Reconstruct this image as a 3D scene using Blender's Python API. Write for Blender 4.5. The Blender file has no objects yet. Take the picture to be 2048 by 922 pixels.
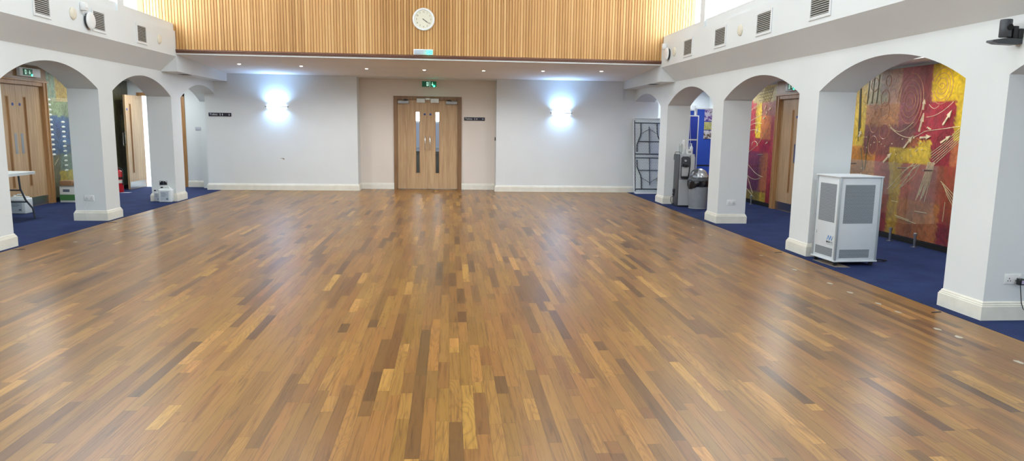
import bpy, bmesh, math, random
from mathutils import Vector, Matrix
S = bpy.context.scene
C = S.collection
PI = math.pi
# ------------------------------------------------------------------ camera
cam_d = bpy.data.cameras.new('camera'); cam = bpy.data.objects.new('camera', cam_d); C.objects.link(cam)
cam_d.sensor_fit = 'HORIZONTAL'; cam_d.sensor_width = 36.0; cam_d.lens = 36.0*1393.5/2048
cam_d.clip_start = 0.05; cam_d.clip_end = 200
_r = Vector((0.99597928, -0.08836156, 0.01474832)); _u = Vector((-0.00149818, 0.14817907, 0.98895941)); _f = Vector((0.08957139, 0.98500518, -0.1474509))
m = Matrix((( _r.x,_u.x,-_f.x,0),(_r.y,_u.y,-_f.y,0),(_r.z,_u.z,-_f.z,1.55),(0,0,0,1)))
cam.matrix_world = m
S.camera = cam
# ------------------------------------------------------------------ world, exposure, large lights
vs = S.view_settings
vs.view_transform = 'Standard'; vs.look = 'None'; vs.gamma = 1.0; vs.use_curve_mapping = False
vs.exposure = 0.07
w = bpy.data.worlds.new('sky'); S.world = w; w.use_nodes = True
bg = w.node_tree.nodes['Background']
bg.inputs['Color'].default_value = (0.90, 0.96, 1.0, 1); bg.inputs['Strength'].default_value = 10.0

def area(name, loc, rot, sx, sy, power, col=(1,1,1), spread=PI):
    l = bpy.data.lights.new(name, 'AREA'); l.shape = 'RECTANGLE'; l.size = sx; l.size_y = sy
    l.energy = power; l.color = col; l.spread = spread
    o = bpy.data.objects.new(name, l); o.location = loc; o.rotation_euler = rot; C.objects.link(o); return o
for sx_, X_ in ((1, 4.50), (-1, -5.37)):      # sky portals just inside the clerestory openings
    p = area('sky_portal', (X_+.02*sx_, 5.1, 3.95), (0, sx_*PI/2, 0), 1.3, 17.2, 1)
    p.data.cycles.is_portal = True
HALL_FILL = 23.0; AISLE_FILL = 20.0; SCONCE = 6.0; DOWN = 13.0; ROOM = 85.0

# ------------------------------------------------------------------ materials
def lin(c):
    return tuple((v/255/12.92 if v/255 <= .04045 else ((v/255+.055)/1.055)**2.4) for v in c)+(1,)
class N:
    def __init__(s, name):
        s.m = bpy.data.materials.new(name); s.m.use_nodes = True; s.t = s.m.node_tree
        s.b = s.t.nodes['Principled BSDF']; s.out = s.t.nodes['Material Output']
    def n(s, ty, ins=None, **kw):
        nd = s.t.nodes.new(ty)
        for k, v in kw.items(): setattr(nd, k, v)
        for k, v in (ins or {}).items(): s.set(nd.inputs[k], v)
        return nd
    def set(s, sock, v):
        if hasattr(v, 'is_output') : s.t.links.new(v, sock)
        else: sock.default_value = v
    def math(s, op, a, b=0.0, c=0.0):
        nd = s.t.nodes.new('ShaderNodeMath'); nd.operation = op
        s.set(nd.inputs[0], a); s.set(nd.inputs[1], b); s.set(nd.inputs[2], c)
        return nd.outputs[0]
    def xyz(s, x, y, z):
        return s.n('ShaderNodeCombineXYZ', {0: x, 1: y, 2: z}).outputs[0]
    def pos(s):
        g = s.n('ShaderNodeNewGeometry'); sp = s.n('ShaderNodeSeparateXYZ', {0: g.outputs['Position']})
        return sp.outputs
    def ramp(s, f, stops):
        r = s.n('ShaderNodeValToRGB', {0: f}); e = r.color_ramp.elements
        while len(e) < len(stops): e.new(.5)
        for i, (p, c) in enumerate(stops): e[i].position = p; e[i].color = lin(c)
        return r.outputs[0]
    def mix(s, f, a, b, mode='MIX'):
        nd = s.n('ShaderNodeMix', data_type='RGBA', blend_type=mode)
        s.set(nd.inputs[0], f); s.set(nd.inputs[6], a); s.set(nd.inputs[7], b)
        return nd.outputs[2]
    def bump(s, h, st, dist):
        b = s.n('ShaderNodeBump', {'Strength': st, 'Distance': dist, 'Height': h})
        s.t.links.new(b.outputs[0], s.b.inputs['Normal'])
MATS = {}
def P(name, rgb, rough=.5, metal=0.0, noise=0.0, nscale=8.0, bump=0.0, bscale=60.0, emit=None, es=1.0, spec=.5, coat=0.0):
    if name in MATS: return MATS[name]
    a = N(name); b = a.b
    b.inputs['Base Color'].default_value = lin(rgb); b.inputs['Roughness'].default_value = rough
    b.inputs['Metallic'].default_value = metal; b.inputs['Specular IOR Level'].default_value = spec
    if coat: b.inputs['Coat Weight'].default_value = coat; b.inputs['Coat Roughness'].default_value = .1
    tc = a.n('ShaderNodeTexCoord').outputs['Object']
    if noise:
        nz = a.n('ShaderNodeTexNoise', {'Vector': tc, 'Scale': nscale, 'Detail': 4.0})
        lo = tuple(max(0, v*(1-noise)) for v in rgb); hi = tuple(min(255, v*(1+noise)) for v in rgb)
        a.set(b.inputs['Base Color'], a.ramp(nz.outputs[0], [(.3, lo), (.7, hi)]))
    if bump:
        nz = a.n('ShaderNodeTexNoise', {'Vector': tc, 'Scale': bscale, 'Detail': 3.0})
        a.bump(nz.outputs[0], bump, .01)
    if emit:
        b.inputs['Emission Color'].default_value = lin(emit); b.inputs['Emission Strength'].default_value = es
    MATS[name] = a.m; return a.m
def wood(name, c1, c2, axis='z', rough=.4, scale=1.0):
    if name in MATS: return MATS[name]
    a = N(name); x, y, z = a.pos()
    k = {'z': (30, 30, 1.6), 'x': (1.6, 30, 30), 'y': (30, 1.6, 30)}[axis]
    v = a.xyz(a.math('MULTIPLY', x, k[0]*scale), a.math('MULTIPLY', y, k[1]*scale), a.math('MULTIPLY', z, k[2]*scale))
    nz = a.n('ShaderNodeTexNoise', {'Vector': v, 'Scale': 1.0, 'Detail': 5.0, 'Distortion': .6})
    n2 = a.n('ShaderNodeTexNoise', {'Vector': v, 'Scale': .12, 'Detail': 2.0})
    f = a.math('ADD', a.math('MULTIPLY', nz.outputs[0], .7), a.math('MULTIPLY', n2.outputs[0], .4))
    a.set(a.b.inputs['Base Color'], a.ramp(f, [(.35, c1), (.75, c2)])); a.b.inputs['Roughness'].default_value = rough
    a.bump(nz.outputs[0], .08, .002)
    MATS[name] = a.m; return a.m
def paint(name, rgb, rough=.55):
    if name in MATS: return MATS[name]
    a = N(name); g = a.n('ShaderNodeNewGeometry').outputs['Position']
    nz = a.n('ShaderNodeTexNoise', {'Vector': g, 'Scale': .9, 'Detail': 5.0})
    lo = tuple(v*.97 for v in rgb)
    a.set(a.b.inputs['Base Color'], a.ramp(nz.outputs[0], [(.3, lo), (.7, rgb)])); a.b.inputs['Roughness'].default_value = rough
    n2 = a.n('ShaderNodeTexNoise', {'Vector': g, 'Scale': 45.0, 'Detail': 3.0})
    a.bump(n2.outputs[0], .05, .004)
    MATS[name] = a.m; return a.m
def floor_mat():
    a = N('teak_strip_floor'); X, Y, Z = a.pos()
    W = .070
    x = a.math('DIVIDE', X, W); ix = a.math('FLOOR', x); fx = a.math('SUBTRACT', x, ix)
    w1 = a.n('ShaderNodeTexWhiteNoise', {'W': ix}, noise_dimensions='1D').outputs[0]
    w2 = a.n('ShaderNodeTexWhiteNoise', {'W': a.math('ADD', ix, 71.3)}, noise_dimensions='1D').outputs[0]
    L = a.math('MULTIPLY_ADD', w2, .70, .60)
    y = a.math('DIVIDE', a.math('MULTIPLY_ADD', w1, 7.0, Y), L)
    # unequal lengths: shift each joint by a random amount
    iy0 = a.math('FLOOR', y)
    sh = a.n('ShaderNodeTexWhiteNoise', {'Vector': a.xyz(ix, iy0, 3.0)}, noise_dimensions='3D').outputs[0]
    fy0 = a.math('SUBTRACT', y, iy0)
    nxt = a.math('GREATER_THAN', fy0, a.math('MULTIPLY_ADD', sh, .8, .15))
    iy = a.math('ADD', a.math('MULTIPLY', iy0, 2.0), nxt)
    # merge a third of the short pieces with their neighbour
    mg = a.n('ShaderNodeTexWhiteNoise', {'Vector': a.xyz(ix, iy0, 9.0)}, noise_dimensions='3D').outputs[0]
    keep = a.math('GREATER_THAN', mg, .70)
    iy = a.math('ADD', a.math('MULTIPLY', iy0, 2.0), a.math('MULTIPLY', nxt, keep))
    wn = a.n('ShaderNodeTexWhiteNoise', {'Vector': a.xyz(ix, iy, 0.0)}, noise_dimensions='3D')
    r1 = wn.outputs[0]; rc = a.n('ShaderNodeSeparateColor', {0: wn.outputs[1]}).outputs
    # grain
    gv = a.xyz(a.math('MULTIPLY_ADD', r1, 40.0, a.math('MULTIPLY', X, 55.0)), a.math('MULTIPLY', Y, 2.2), a.math('MULTIPLY', rc[1], 50.0))
    g1 = a.n('ShaderNodeTexNoise', {'Vector': gv, 'Scale': 1.0, 'Detail': 6.0, 'Roughness': .6, 'Distortion': .8}).outputs[0]
    gv2 = a.xyz(a.math('MULTIPLY_ADD', r1, 17.0, a.math('MULTIPLY', X, 8.0)), a.math('MULTIPLY', Y, 1.1), a.math('MULTIPLY', rc[2], 31.0))
    wv = a.n('ShaderNodeTexNoise', {'Vector': gv2, 'Scale': 1.0, 'Detail': 1.0, 'Distortion': .5}).outputs[0]
    rings = a.math('FRACT', a.math('MULTIPLY', wv, 16.0))
    rings = a.math('POWER', a.math('ABSOLUTE', a.math('MULTIPLY_ADD', rings, 2.0, -1.0)), 3.0)
    base = a.ramp(r1, [(0, (92, 63, 34)), (.08, (114, 80, 40)), (.22, (130, 93, 46)), (.5, (141, 102, 49)), (.8, (150, 110, 53)), (.95, (164, 122, 59)), (1, (186, 142, 74))])
    gc = a.ramp(g1, [(.32, (168, 150, 134)), (.5, (250, 248, 244)), (.62, (255, 255, 255)), (.8, (226, 214, 198))])
    col = a.mix(.75, base, gc, 'MULTIPLY')
    rsel = a.math('MULTIPLY', rings, a.math('MULTIPLY_ADD', a.math('GREATER_THAN', rc[0], .80), .34, .03))
    col = a.mix(rsel, col, lin((84, 52, 30)))
    # redder traffic wear patch in the middle bays, broad tone shifts of the sanded boards
    ns = a.n('ShaderNodeTexNoise', {'Vector': a.xyz(X, a.math('MULTIPLY', Y, .5), 0.0), 'Scale': .55, 'Detail': 2.0}).outputs[0]
    col = a.mix(a.math('MULTIPLY_ADD', ns, .5, -.05), col, a.mix(1.0, col, lin((246, 232, 212)), 'MULTIPLY'))
    hue = a.ramp(rc[1], [(0, (255, 240, 228)), (.5, (255, 252, 238)), (1, (253, 255, 218))])
    col = a.mix(1.0, col, hue, 'MULTIPLY')
    # joints
    ex = a.math('LESS_THAN', a.math('MINIMUM', fx, a.math('SUBTRACT', 1.0, fx)), .018)
    fyn = a.math('MULTIPLY', a.math('ABSOLUTE', a.math('SUBTRACT', fy0, a.math('MULTIPLY_ADD', sh, .8, .15))), L)
    e1 = a.math('MULTIPLY', a.math('LESS_THAN', fyn, .0016), keep)
    e2 = a.math('LESS_THAN', a.math('MULTIPLY', fy0, L), .0022)
    e = a.math('MAXIMUM', ex, a.math('MAXIMUM', e1, e2))
    col = a.mix(a.math('MULTIPLY', e, .55), col, lin((60, 38, 22)))
    a.set(a.b.inputs['Base Color'], col)
    rn = a.n('ShaderNodeTexNoise', {'Vector': a.xyz(a.math('MULTIPLY', X, 1.5), Y, 0.0), 'Scale': .8, 'Detail': 4.0}).outputs[0]
    ro = a.math('MULTIPLY_ADD', rn, .08, FLOOR_R)
    ro = a.math('ADD', ro, a.math('MULTIPLY', rc[0], .02))
    a.set(a.b.inputs['Roughness'], ro)
    a.b.inputs['Specular IOR Level'].default_value = .62
    h = a.math('MULTIPLY', e, -.5)
    nl = a.n('ShaderNodeTexNoise', {'Vector': a.xyz(a.math('MULTIPLY', X, 10.0), a.math('MULTIPLY', Y, 2.0), 0.0), 'Scale': 1.0, 'Detail': 1.0}).outputs[0]
    h = a.math('ADD', h, a.math('MULTIPLY', nl, 1.2))
    a.bump(nl, .22, .0012)
    return a.m
FLOOR_R = .265
def carpet_mat():
    a = N('blue_carpet'); g = a.n('ShaderNodeNewGeometry').outputs['Position']
    n1 = a.n('ShaderNodeTexNoise', {'Vector': g, 'Scale': 220.0, 'Detail': 2.0}).outputs[0]
    n2 = a.n('ShaderNodeTexNoise', {'Vector': g, 'Scale': 2.5, 'Detail': 4.0}).outputs[0]
    f = a.math('ADD', a.math('MULTIPLY', n1, .6), a.math('MULTIPLY', n2, .4))
    a.set(a.b.inputs['Base Color'], a.ramp(f, [(.3, (25, 36, 70)), (.7, (50, 64, 108))]))
    a.b.inputs['Roughness'].default_value = .95; a.b.inputs['Specular IOR Level'].default_value = .15
    a.bump(n1, .5, .004); return a.m
def slat_mat():
    a = N('oak_slat_panel'); X, Y, Z = a.pos()
    s = a.math('FLOOR', a.math('DIVIDE', X, .0541))
    r = a.n('ShaderNodeTexWhiteNoise', {'W': s}, noise_dimensions='1D').outputs[0]
    wide = a.n('ShaderNodeTexNoise', {'Vector': a.xyz(X, 0.0, a.math('MULTIPLY', Z, .15)), 'Scale': 1.6, 'Detail': 3.0}).outputs[0]
    gr = a.n('ShaderNodeTexNoise', {'Vector': a.xyz(a.math('MULTIPLY', X, 60.0), r, a.math('MULTIPLY', Z, 2.0)), 'Scale': 1.0, 'Detail': 4.0}).outputs[0]
    f = a.math('ADD', a.math('MULTIPLY', r, .35), a.math('ADD', a.math('MULTIPLY', wide, .45), a.math('MULTIPLY', gr, .25)))
    a.set(a.b.inputs['Base Color'], a.ramp(f, [(.25, (172, 124, 68)), (.55, (200, 152, 92)), (.85, (222, 182, 124))]))
    a.b.inputs['Roughness'].default_value = .5; return a.m
def glass_mat(name, col=(235, 245, 240), gloss=.12, rough=.02):
    if name in MATS: return MATS[name]
    a = N(name); t = a.n('ShaderNodeBsdfTransparent', {0: lin(col)}); g = a.n('ShaderNodeBsdfGlossy', {'Roughness': rough})
    mx = a.n('ShaderNodeMixShader', {0: gloss*.4, 1: t.outputs[0], 2: g.outputs[0]})
    a.t.links.new(mx.outputs[0], a.out.inputs[0]); MATS[name] = a.m; return a.m
def mural_mat(name):
    a = N(name); at = a.n('ShaderNodeVertexColor', layer_name='panel_colour')
    g = a.n('ShaderNodeNewGeometry').outputs['Position']
    nz = a.n('ShaderNodeTexNoise', {'Vector': g, 'Scale': 9.0, 'Detail': 6.0, 'Distortion': 1.2}).outputs[0]
    c = a.mix(1.0, at.outputs[0], a.ramp(nz, [(.3, (196, 186, 176)), (.6, (255, 255, 250))]), 'MULTIPLY')
    a.set(a.b.inputs['Base Color'], c); a.b.inputs['Roughness'].default_value = .30
    a.b.inputs['Coat Weight'].default_value = .2; a.b.inputs['Coat Roughness'].default_value = .29
    n3 = a.n('ShaderNodeTexNoise', {'Vector': g, 'Scale': 30.0, 'Detail': 4.0, 'Distortion': 2.5}).outputs[0]
    a.bump(a.math('ADD', nz, a.math('MULTIPLY', n3, .5)), .7, .014); return a.m
def mesh_dots(name, bgc, holec, scale, rad=.32):
    if name in MATS: return MATS[name]
    a = N(name); tc = a.n('ShaderNodeTexCoord').outputs['Object']
    sp = a.n('ShaderNodeSeparateXYZ', {0: tc}).outputs
    u = a.math('MULTIPLY', a.math('ADD', sp[0], sp[1]), scale); v = a.math('MULTIPLY', sp[2], scale)
    off = a.math('MULTIPLY', a.math('MODULO', a.math('FLOOR', v), 2.0), .5)
    fu = a.math('SUBTRACT', a.math('FRACT', a.math('ADD', u, a.math('ADD', off, 100.0))), .5); fv = a.math('SUBTRACT', a.math('FRACT', a.math('ADD', v, 100.0)), .5)
    d = a.math('SQRT', a.math('ADD', a.math('MULTIPLY', fu, fu), a.math('MULTIPLY', fv, fv)))
    h = a.math('LESS_THAN', d, rad)
    a.set(a.b.inputs['Base Color'], a.mix(h, lin(bgc), lin(holec))); a.b.inputs['Roughness'].default_value = .5
    MATS[name] = a.m; return a.m

WHITE = paint('white_wall_paint', (227, 232, 233)); WHITE_W = paint('cream_wall_paint', (230, 220, 210))
CEIL = paint('white_ceiling_paint', (242, 242, 244), .8)
SKIRT = P('cream_gloss_skirting', (232, 230, 218), .35, noise=.02)
DARK = P('black_plastic', (28, 29, 32), .45); GREYP = P('dark_grey_plastic', (64, 68, 74), .4)
WPL = P('white_plastic', (230, 232, 232), .35); WMET = P('white_powder_coat', (222, 226, 228), .4)
STEEL = P('brushed_steel', (170, 172, 176), .3, 1.0); CHROME = P('chrome', (210, 212, 216), .12, 1.0)
SILV = P('silver_plastic', (168, 170, 174), .35, .3); OAK = wood('oak_veneer', (168, 134, 96), (208, 176, 136))
OAKX = wood('oak_header', (120, 92, 62), (168, 134, 98), 'y'); FRAME = wood('oak_frame', (112, 82, 54), (152, 116, 80)); FRAMEL = wood('light_oak_frame', (150, 108, 66), (196, 150, 102))
BROWN = wood('walnut_trim', (84, 52, 38), (122, 80, 58), 'x'); NAVY = P('navy_sign_face', (30, 32, 52), .4)
LET = P('white_lettering', (225, 228, 230), .5); BLACK = P('matt_black', (14, 14, 16), .8)
GLASS = glass_mat('clear_glass', (250, 252, 252)); FROST = P('frosted_white', (240, 242, 244), .6)

# ------------------------------------------------------------------ mesh helpers
def BM(): return bmesh.new()
def box(bm, x0, x1, y0, y1, z0, z1, bev=0.0, seg=2):
    if x0 > x1: x0, x1 = x1, x0
    if y0 > y1: y0, y1 = y1, y0
    r = bmesh.ops.create_cube(bm, size=1.0)['verts']
    for v in r: v.co = Vector(((v.co.x+.5)*(x1-x0)+x0, (v.co.y+.5)*(y1-y0)+y0, (v.co.z+.5)*(z1-z0)+z0))
    if bev:
        ed = {e for v in r for e in v.link_edges}
        bmesh.ops.bevel(bm, geom=list(ed), offset=bev, segments=seg, affect='EDGES', profile=.5)
    return bm
def tube(bm, pts, r, n=8, closed=False):
    pts = [Vector(p) for p in pts]; rings = []; up0 = None
    for i, p in enumerate(pts):
        if closed: d = pts[(i+1) % len(pts)]-pts[i-1]
        else: d = pts[min(i+1, len(pts)-1)]-pts[max(i-1, 0)]
        d.normalize()
        up = Vector((0, 0, 1)) if abs(d.z) < .9 else Vector((1, 0, 0))
        if up0 is not None:
            up = up0
        a = d.cross(up)
        if a.length < 1e-4: a = d.cross(Vector((0, 1, 0)))
        a.normalize(); b = d.cross(a).normalized(); up0 = b.cross(d)*-1 if False else (a.cross(d)).normalized()
        rr = r[i] if isinstance(r, (list, tuple)) else r
        rings.append([bm.verts.new(p+(a*math.cos(2*PI*k/n)+b*math.sin(2*PI*k/n))*rr) for k in range(n)])
    m_ = len(rings)
    for i in range(m_ if closed else m_-1):
        A, B = rings[i], rings[(i+1) % m_]
        for k in range(n): bm.faces.new((A[k], A[(k+1) % n], B[(k+1) % n], B[k]))
    if not closed:
        bm.faces.new(rings[0][::-1]); bm.faces.new(rings[-1])
    return bm
def lathe(bm, prof, c=(0,0,0), n=32, axis='z', sx=1.0, sy=1.0):
    rings = []
    for r, h in prof:
        ring = []
        for k in range(n):
            a = 2*PI*k/n; u, v = r*math.cos(a)*sx, r*math.sin(a)*sy
            q = {'z': (u, v, h), 'y': (u, h, v), 'x': (h, u, v)}[axis]
            ring.append(bm.verts.new((c[0]+q[0], c[1]+q[1], c[2]+q[2])))
        rings.append(ring)
    for i in range(len(rings)-1):
        A, B = rings[i], rings[i+1]
        for k in range(n): bm.faces.new((A[k], A[(k+1) % n], B[(k+1) % n], B[k]))
    bm.faces.new(rings[0][::-1]); bm.faces.new(rings[-1])
    return bm
def prism(bm, poly, axis, a, b):
    """poly of 2D points (the two other axes in xyz order) extruded from a to b along axis"""
    def mk(p, t): return {'x': (t, p[0], p[1]), 'y': (p[0], t, p[1]), 'z': (p[0], p[1], t)}[axis]
    A = [bm.verts.new(mk(p, a)) for p in poly]; B = [bm.verts.new(mk(p, b)) for p in poly]
    bm.faces.new(A); bm.faces.new(B[::-1])
    for i in range(len(poly)):
        j = (i+1) % len(poly); bm.faces.new((A[i], B[i], B[j], A[j]))
    return bm
def link(name, bm, mat, parent=None, smooth=None):
    bmesh.ops.recalc_face_normals(bm, faces=bm.faces)
    me = bpy.data.meshes.new(name); bm.to_mesh(me); bm.free()
    me.materials.append(mat)
    if smooth is not None:
        me.shade_smooth()
        me.set_sharp_from_angle(angle=math.radians(smooth))
    o = bpy.data.objects.new(name, me); C.objects.link(o)
    if parent is not None: o.parent = parent
    return o
def obj(name, bm, mat, parent, label=None, smooth=40):
    o = link(name, bm, mat, parent, smooth)
    if label: o['label'] = label
    return o
def struct(name, bm, mat, parent=None, smooth=None):
    o = link(name, bm, mat, parent, smooth)
    if parent is None: o['kind'] = 'structure'
    return o
def thing(name, label, cat, loc=(0,0,0), rz=0.0, group=None, rot=None):
    o = bpy.data.objects.new(name, None); C.objects.link(o); o.empty_display_size = .1
    o.location = loc; o.rotation_euler = rot or (0, 0, rz); o['label'] = label; o['category'] = cat
    if group: o['group'] = group
    return o
def solo(name, bm, mat, label, cat, group=None, smooth=40, kind=None):
    """a thing that is one mesh: world coordinates in, origin moved to the middle of its base"""
    lo = Vector((min(v.co.x for v in bm.verts), min(v.co.y for v in bm.verts), min(v.co.z for v in bm.verts)))
    hi = Vector((max(v.co.x for v in bm.verts), max(v.co.y for v in bm.verts), max(v.co.z for v in bm.verts)))
    c = Vector(((lo.x+hi.x)/2, (lo.y+hi.y)/2, lo.z))
    for v in bm.verts: v.co -= c
    o = link(name, bm, mat, None, smooth); o.location = c
    o['label'] = label; o['category'] = cat
    if group: o['group'] = group
    return o
def dup(root, loc, label, rz=None):
    r = root.copy(); C.objects.link(r); r.location = loc; r['label'] = label
    if rz is not None: r.rotation_euler = (0, 0, rz)
    for ch in list(root.children):
        c_ = ch.copy(); C.objects.link(c_); c_.parent = r
        for g in ch.children:
            d = g.copy(); C.objects.link(d); d.parent = c_
    return r
def text(s, size, mat, parent, loc, rot, ext=.0006, align='CENTER', name='lettering', bold=0.0):
    cu = bpy.data.curves.new('t', 'FONT'); cu.body = s; cu.size = size; cu.extrude = ext; cu.offset = bold
    cu.align_x = align; cu.align_y = 'CENTER'; cu.resolution_u = 3
    o = bpy.data.objects.new('t', cu); C.objects.link(o)
    dg = bpy.context.evaluated_depsgraph_get(); me = bpy.data.meshes.new_from_object(o.evaluated_get(dg))
    bpy.data.objects.remove(o); me.name = name; me.materials.clear(); me.materials.append(mat)
    t = bpy.data.objects.new(name, me); C.objects.link(t); t.parent = parent; t.location = loc; t.rotation_euler = rot
    return t
FACE_CAM = (PI/2, 0, 0)            # text standing in the xz plane, read from -y
FACE_LEFT = (PI/2, 0, -PI/2)       # read from -x (things on the right hand wall)
FACE_RIGHT = (PI/2, 0, PI/2)       # read from +x

# ------------------------------------------------------------------ main dimensions
XR, XRB, XL, XLB = 4.452, 4.928, -5.334, -5.79      # arcade walls, hall face and aisle face
FR, FL = 4.148, -5.04                               # fascias
CR, CL = 4.318, -5.25                               # timber / carpet joint
D, E, G = 16.68, 17.15, 13.74                       # back wall, door recess, gallery front
YF = -3.9; AR, AL = 6.45, -7.45; AE = 17.32; HZ = 5.1
PR = [(-3.53,-3.05),(-.585,-.1),(2.36,2.845),(5.31,5.79),(8.215,8.70),(11.19,11.67),(14.143,14.63)]
PL = [(-3.3,-2.82),(-.32,.16),(2.65,3.13),(5.60,6.08),(8.49,8.975),(11.33,11.79),(14.15,14.635)]

# ------------------------------------------------------------------ floors
struct('floor', box(BM(), CL, CR, YF-.1, E+.02, -.1, 0), floor_mat())
CARP = carpet_mat()
struct('floor_aisle_right', box(BM(), CR+.0005, AR+.35, YF-.1, AE+.4, -.1, .002), CARP)
struct('floor_aisle_left', box(BM(), AL-.35, CL-.0005, YF-.1, AE+.0, -.1, .002), CARP)

# ------------------------------------------------------------------ arcade walls
def arcade(name, xf, xb, piers, yend):
    bm = BM(); zs, za, zt = 2.022, 2.335, 2.62
    ys = []
    for n_, f_ in piers: box(bm, xf, xb, n_, f_, -.02, zs)
    box(bm, xf, xb, yend-.05, yend+.3, -.02, zs)
    prs = piers+[(yend-.05, yend+.3)]
    cols = []
    for i, (n_, f_) in enumerate(prs):
        cols.append((n_, zs)); cols.append((f_, zs))
        if i+1 < len(prs):
            a_, b_ = f_, prs[i+1][0]; h = (b_-a_)/2; rise = za-zs; R_ = (h*h+rise*rise)/(2*rise); cz = za-R_; cy = (a_+b_)/2
            K = 28
            for k in range(1, K):
                y_ = a_+(b_-a_)*k/K; cols.append((y_, cz+math.sqrt(R_*R_-(y_-cy)**2)))
    V = [[bm.verts.new((x_, y_, z_)) for y_, z_ in cols] for x_ in (xf, xb)]
    T = [[bm.verts.new((x_, y_, zt)) for y_, z_ in cols] for x_ in (xf, xb)]
    for i in range(len(cols)-1):
        bm.faces.new((V[0][i], V[0][i+1], T[0][i+1], T[0][i])); bm.faces.new((V[1][i+1], V[1][i], T[1][i], T[1][i+1]))
        bm.faces.new((V[0][i], V[1][i], V[1][i+1], V[0][i+1])); bm.faces.new((T[0][i], T[0][i+1], T[1][i+1], T[1][i]))
    return struct(name, bm, WHITE, smooth=30)
arcade('wall_arcade_right', XR, XRB, PR, 17.10)
arcade('wall_arcade_left', XL, XLB, PL, 17.10)

# skirting boards with a moulded top, mitred round corners
SK = [(0,0),(.026,0),(.026,.118),(.020,.122),(.020,.132),(.012,.138),(.012,.148),(.004,.158),(0,.160)]
def skirt(name, path, closed, side=1, h=1.0):
    bm = BM(); n = len(path); P2 = [Vector(p) for p in path]; rings = []
    for i in range(n):
        if closed: a_, b_ = P2[i-1], P2[(i+1) % n]
        else: a_, b_ = (P2[i-1] if i else None), (P2[i+1] if i < n-1 else None)
        nn = []
        if a_ is not None: d = (P2[i]-a_).normalized(); nn.append(Vector((d.y, -d.x))*side)
        if b_ is not None: d = (b_-P2[i]).normalized(); nn.append(Vector((d.y, -d.x))*side)
        if len(nn) == 2:
            mm = (nn[0]+nn[1]); mm = mm/ (mm.length_squared/2) if mm.length > 1e-6 else nn[0]
        else: mm = nn[0]
        rings.append([bm.verts.new((P2[i].x+mm.x*o_, P2[i].y+mm.y*o_, z_*h+.001)) for o_, z_ in SK])
    m_ = len(SK)
    for i in range(n if closed else n-1):
        A, B = rings[i], rings[(i+1) % n]
        for k in range(m_-1): bm.faces.new((A[k], B[k], B[k+1], A[k+1]))
    if not closed: bm.faces.new(rings[0]); bm.faces.new(rings[-1][::-1])
    return struct(name, bm, SKIRT)
for a_, b_ in PR: skirt('baseboard_right', [(XR,a_),(XRB,a_),(XRB,b_),(XR,b_)], True)
for a_, b_ in PL: skirt('baseboard_left', [(XLB,a_),(XL,a_),(XL,b_),(XLB,b_)], True)

# ------------------------------------------------------------------ upper side walls: cove, fascia, sill, clerestory
def upper(side):
    s = 1 if side == 'right' else -1
    xf, xw = (FR, XR) if s > 0 else (FL, XL)
    gx = 4.44 if s > 0 else -5.31
    bm = BM()
    prof = [(xw+.12*s, 2.45), (xw, 2.476), (xf, 2.746), (xf, 3.20), (xf+.03*s, 3.205), (xf+.03*s, 3.335), (gx+.1*s, 3.335), (gx+.1*s, 3.0), (xw+.3*s, 2.9), (xw+.3*s, 2.45)]
    prism(bm, prof, 'y', YF, G)
    o1 = struct('wall_%s_fascia' % side, bm, WHITE)
    # wall over the windows and the piers between them
    yp0 = 11.45 if s > 0 else 11.50
    bm = BM(); box(bm, xf, gx+.15*s, YF, G+.2, 4.55, HZ+.05)
    yy = yp0; piers = []
    while yy > YF+.3:
        box(bm, xf+.0008*s, xf+.105*s, yy, yy+.215, 3.2005, 4.56); piers.append((yy, yy+.215)); yy -= 2.945
    box(bm, xf, gx+.15*s, YF-.1, YF+.3, 3.19, 4.6)
    struct('wall_%s_clerestory' % side, bm, WHITE)
    # windows: one glazed frame per bay
    edges = [G+.1]+[q for p in piers for q in (p[1], p[0])]+[YF+.3]
    k = 0
    for i in range(0, len(edges), 2):
        y1, y0 = edges[i], edges[i+1]
        if y1-y0 < .4: continue
        k += 1; ym0, ym1 = (y0-.1 if i+2 < len(edges) else y0), (y1+.1 if i else y1)
        W = bpy.data.objects.new('window_%d' % (k+(0 if s > 0 else 6)), None); C.objects.link(W); W['kind'] = 'structure'
        W.location = (gx, (ym0+ym1)/2, 3.335); hy = (ym1-ym0)/2
        f = BM(); t = .02
        for a_, b_, c_, d_ in ((-hy, -hy+t, 0, 1.25), (hy-t, hy, 0, 1.25), (-hy+t, hy-t, 0, .02), (-hy+t, hy-t, 1.195, 1.215)):
            box(f, -.02, .02, a_, b_, c_, d_)
        link('window_frame', f, WPL, W)
        g_ = BM(); box(g_, -.004, .004, -hy+t, hy-t, .02, 1.2); link('pane', g_, GLASS, W)
upper('right'); upper('left')
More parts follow.
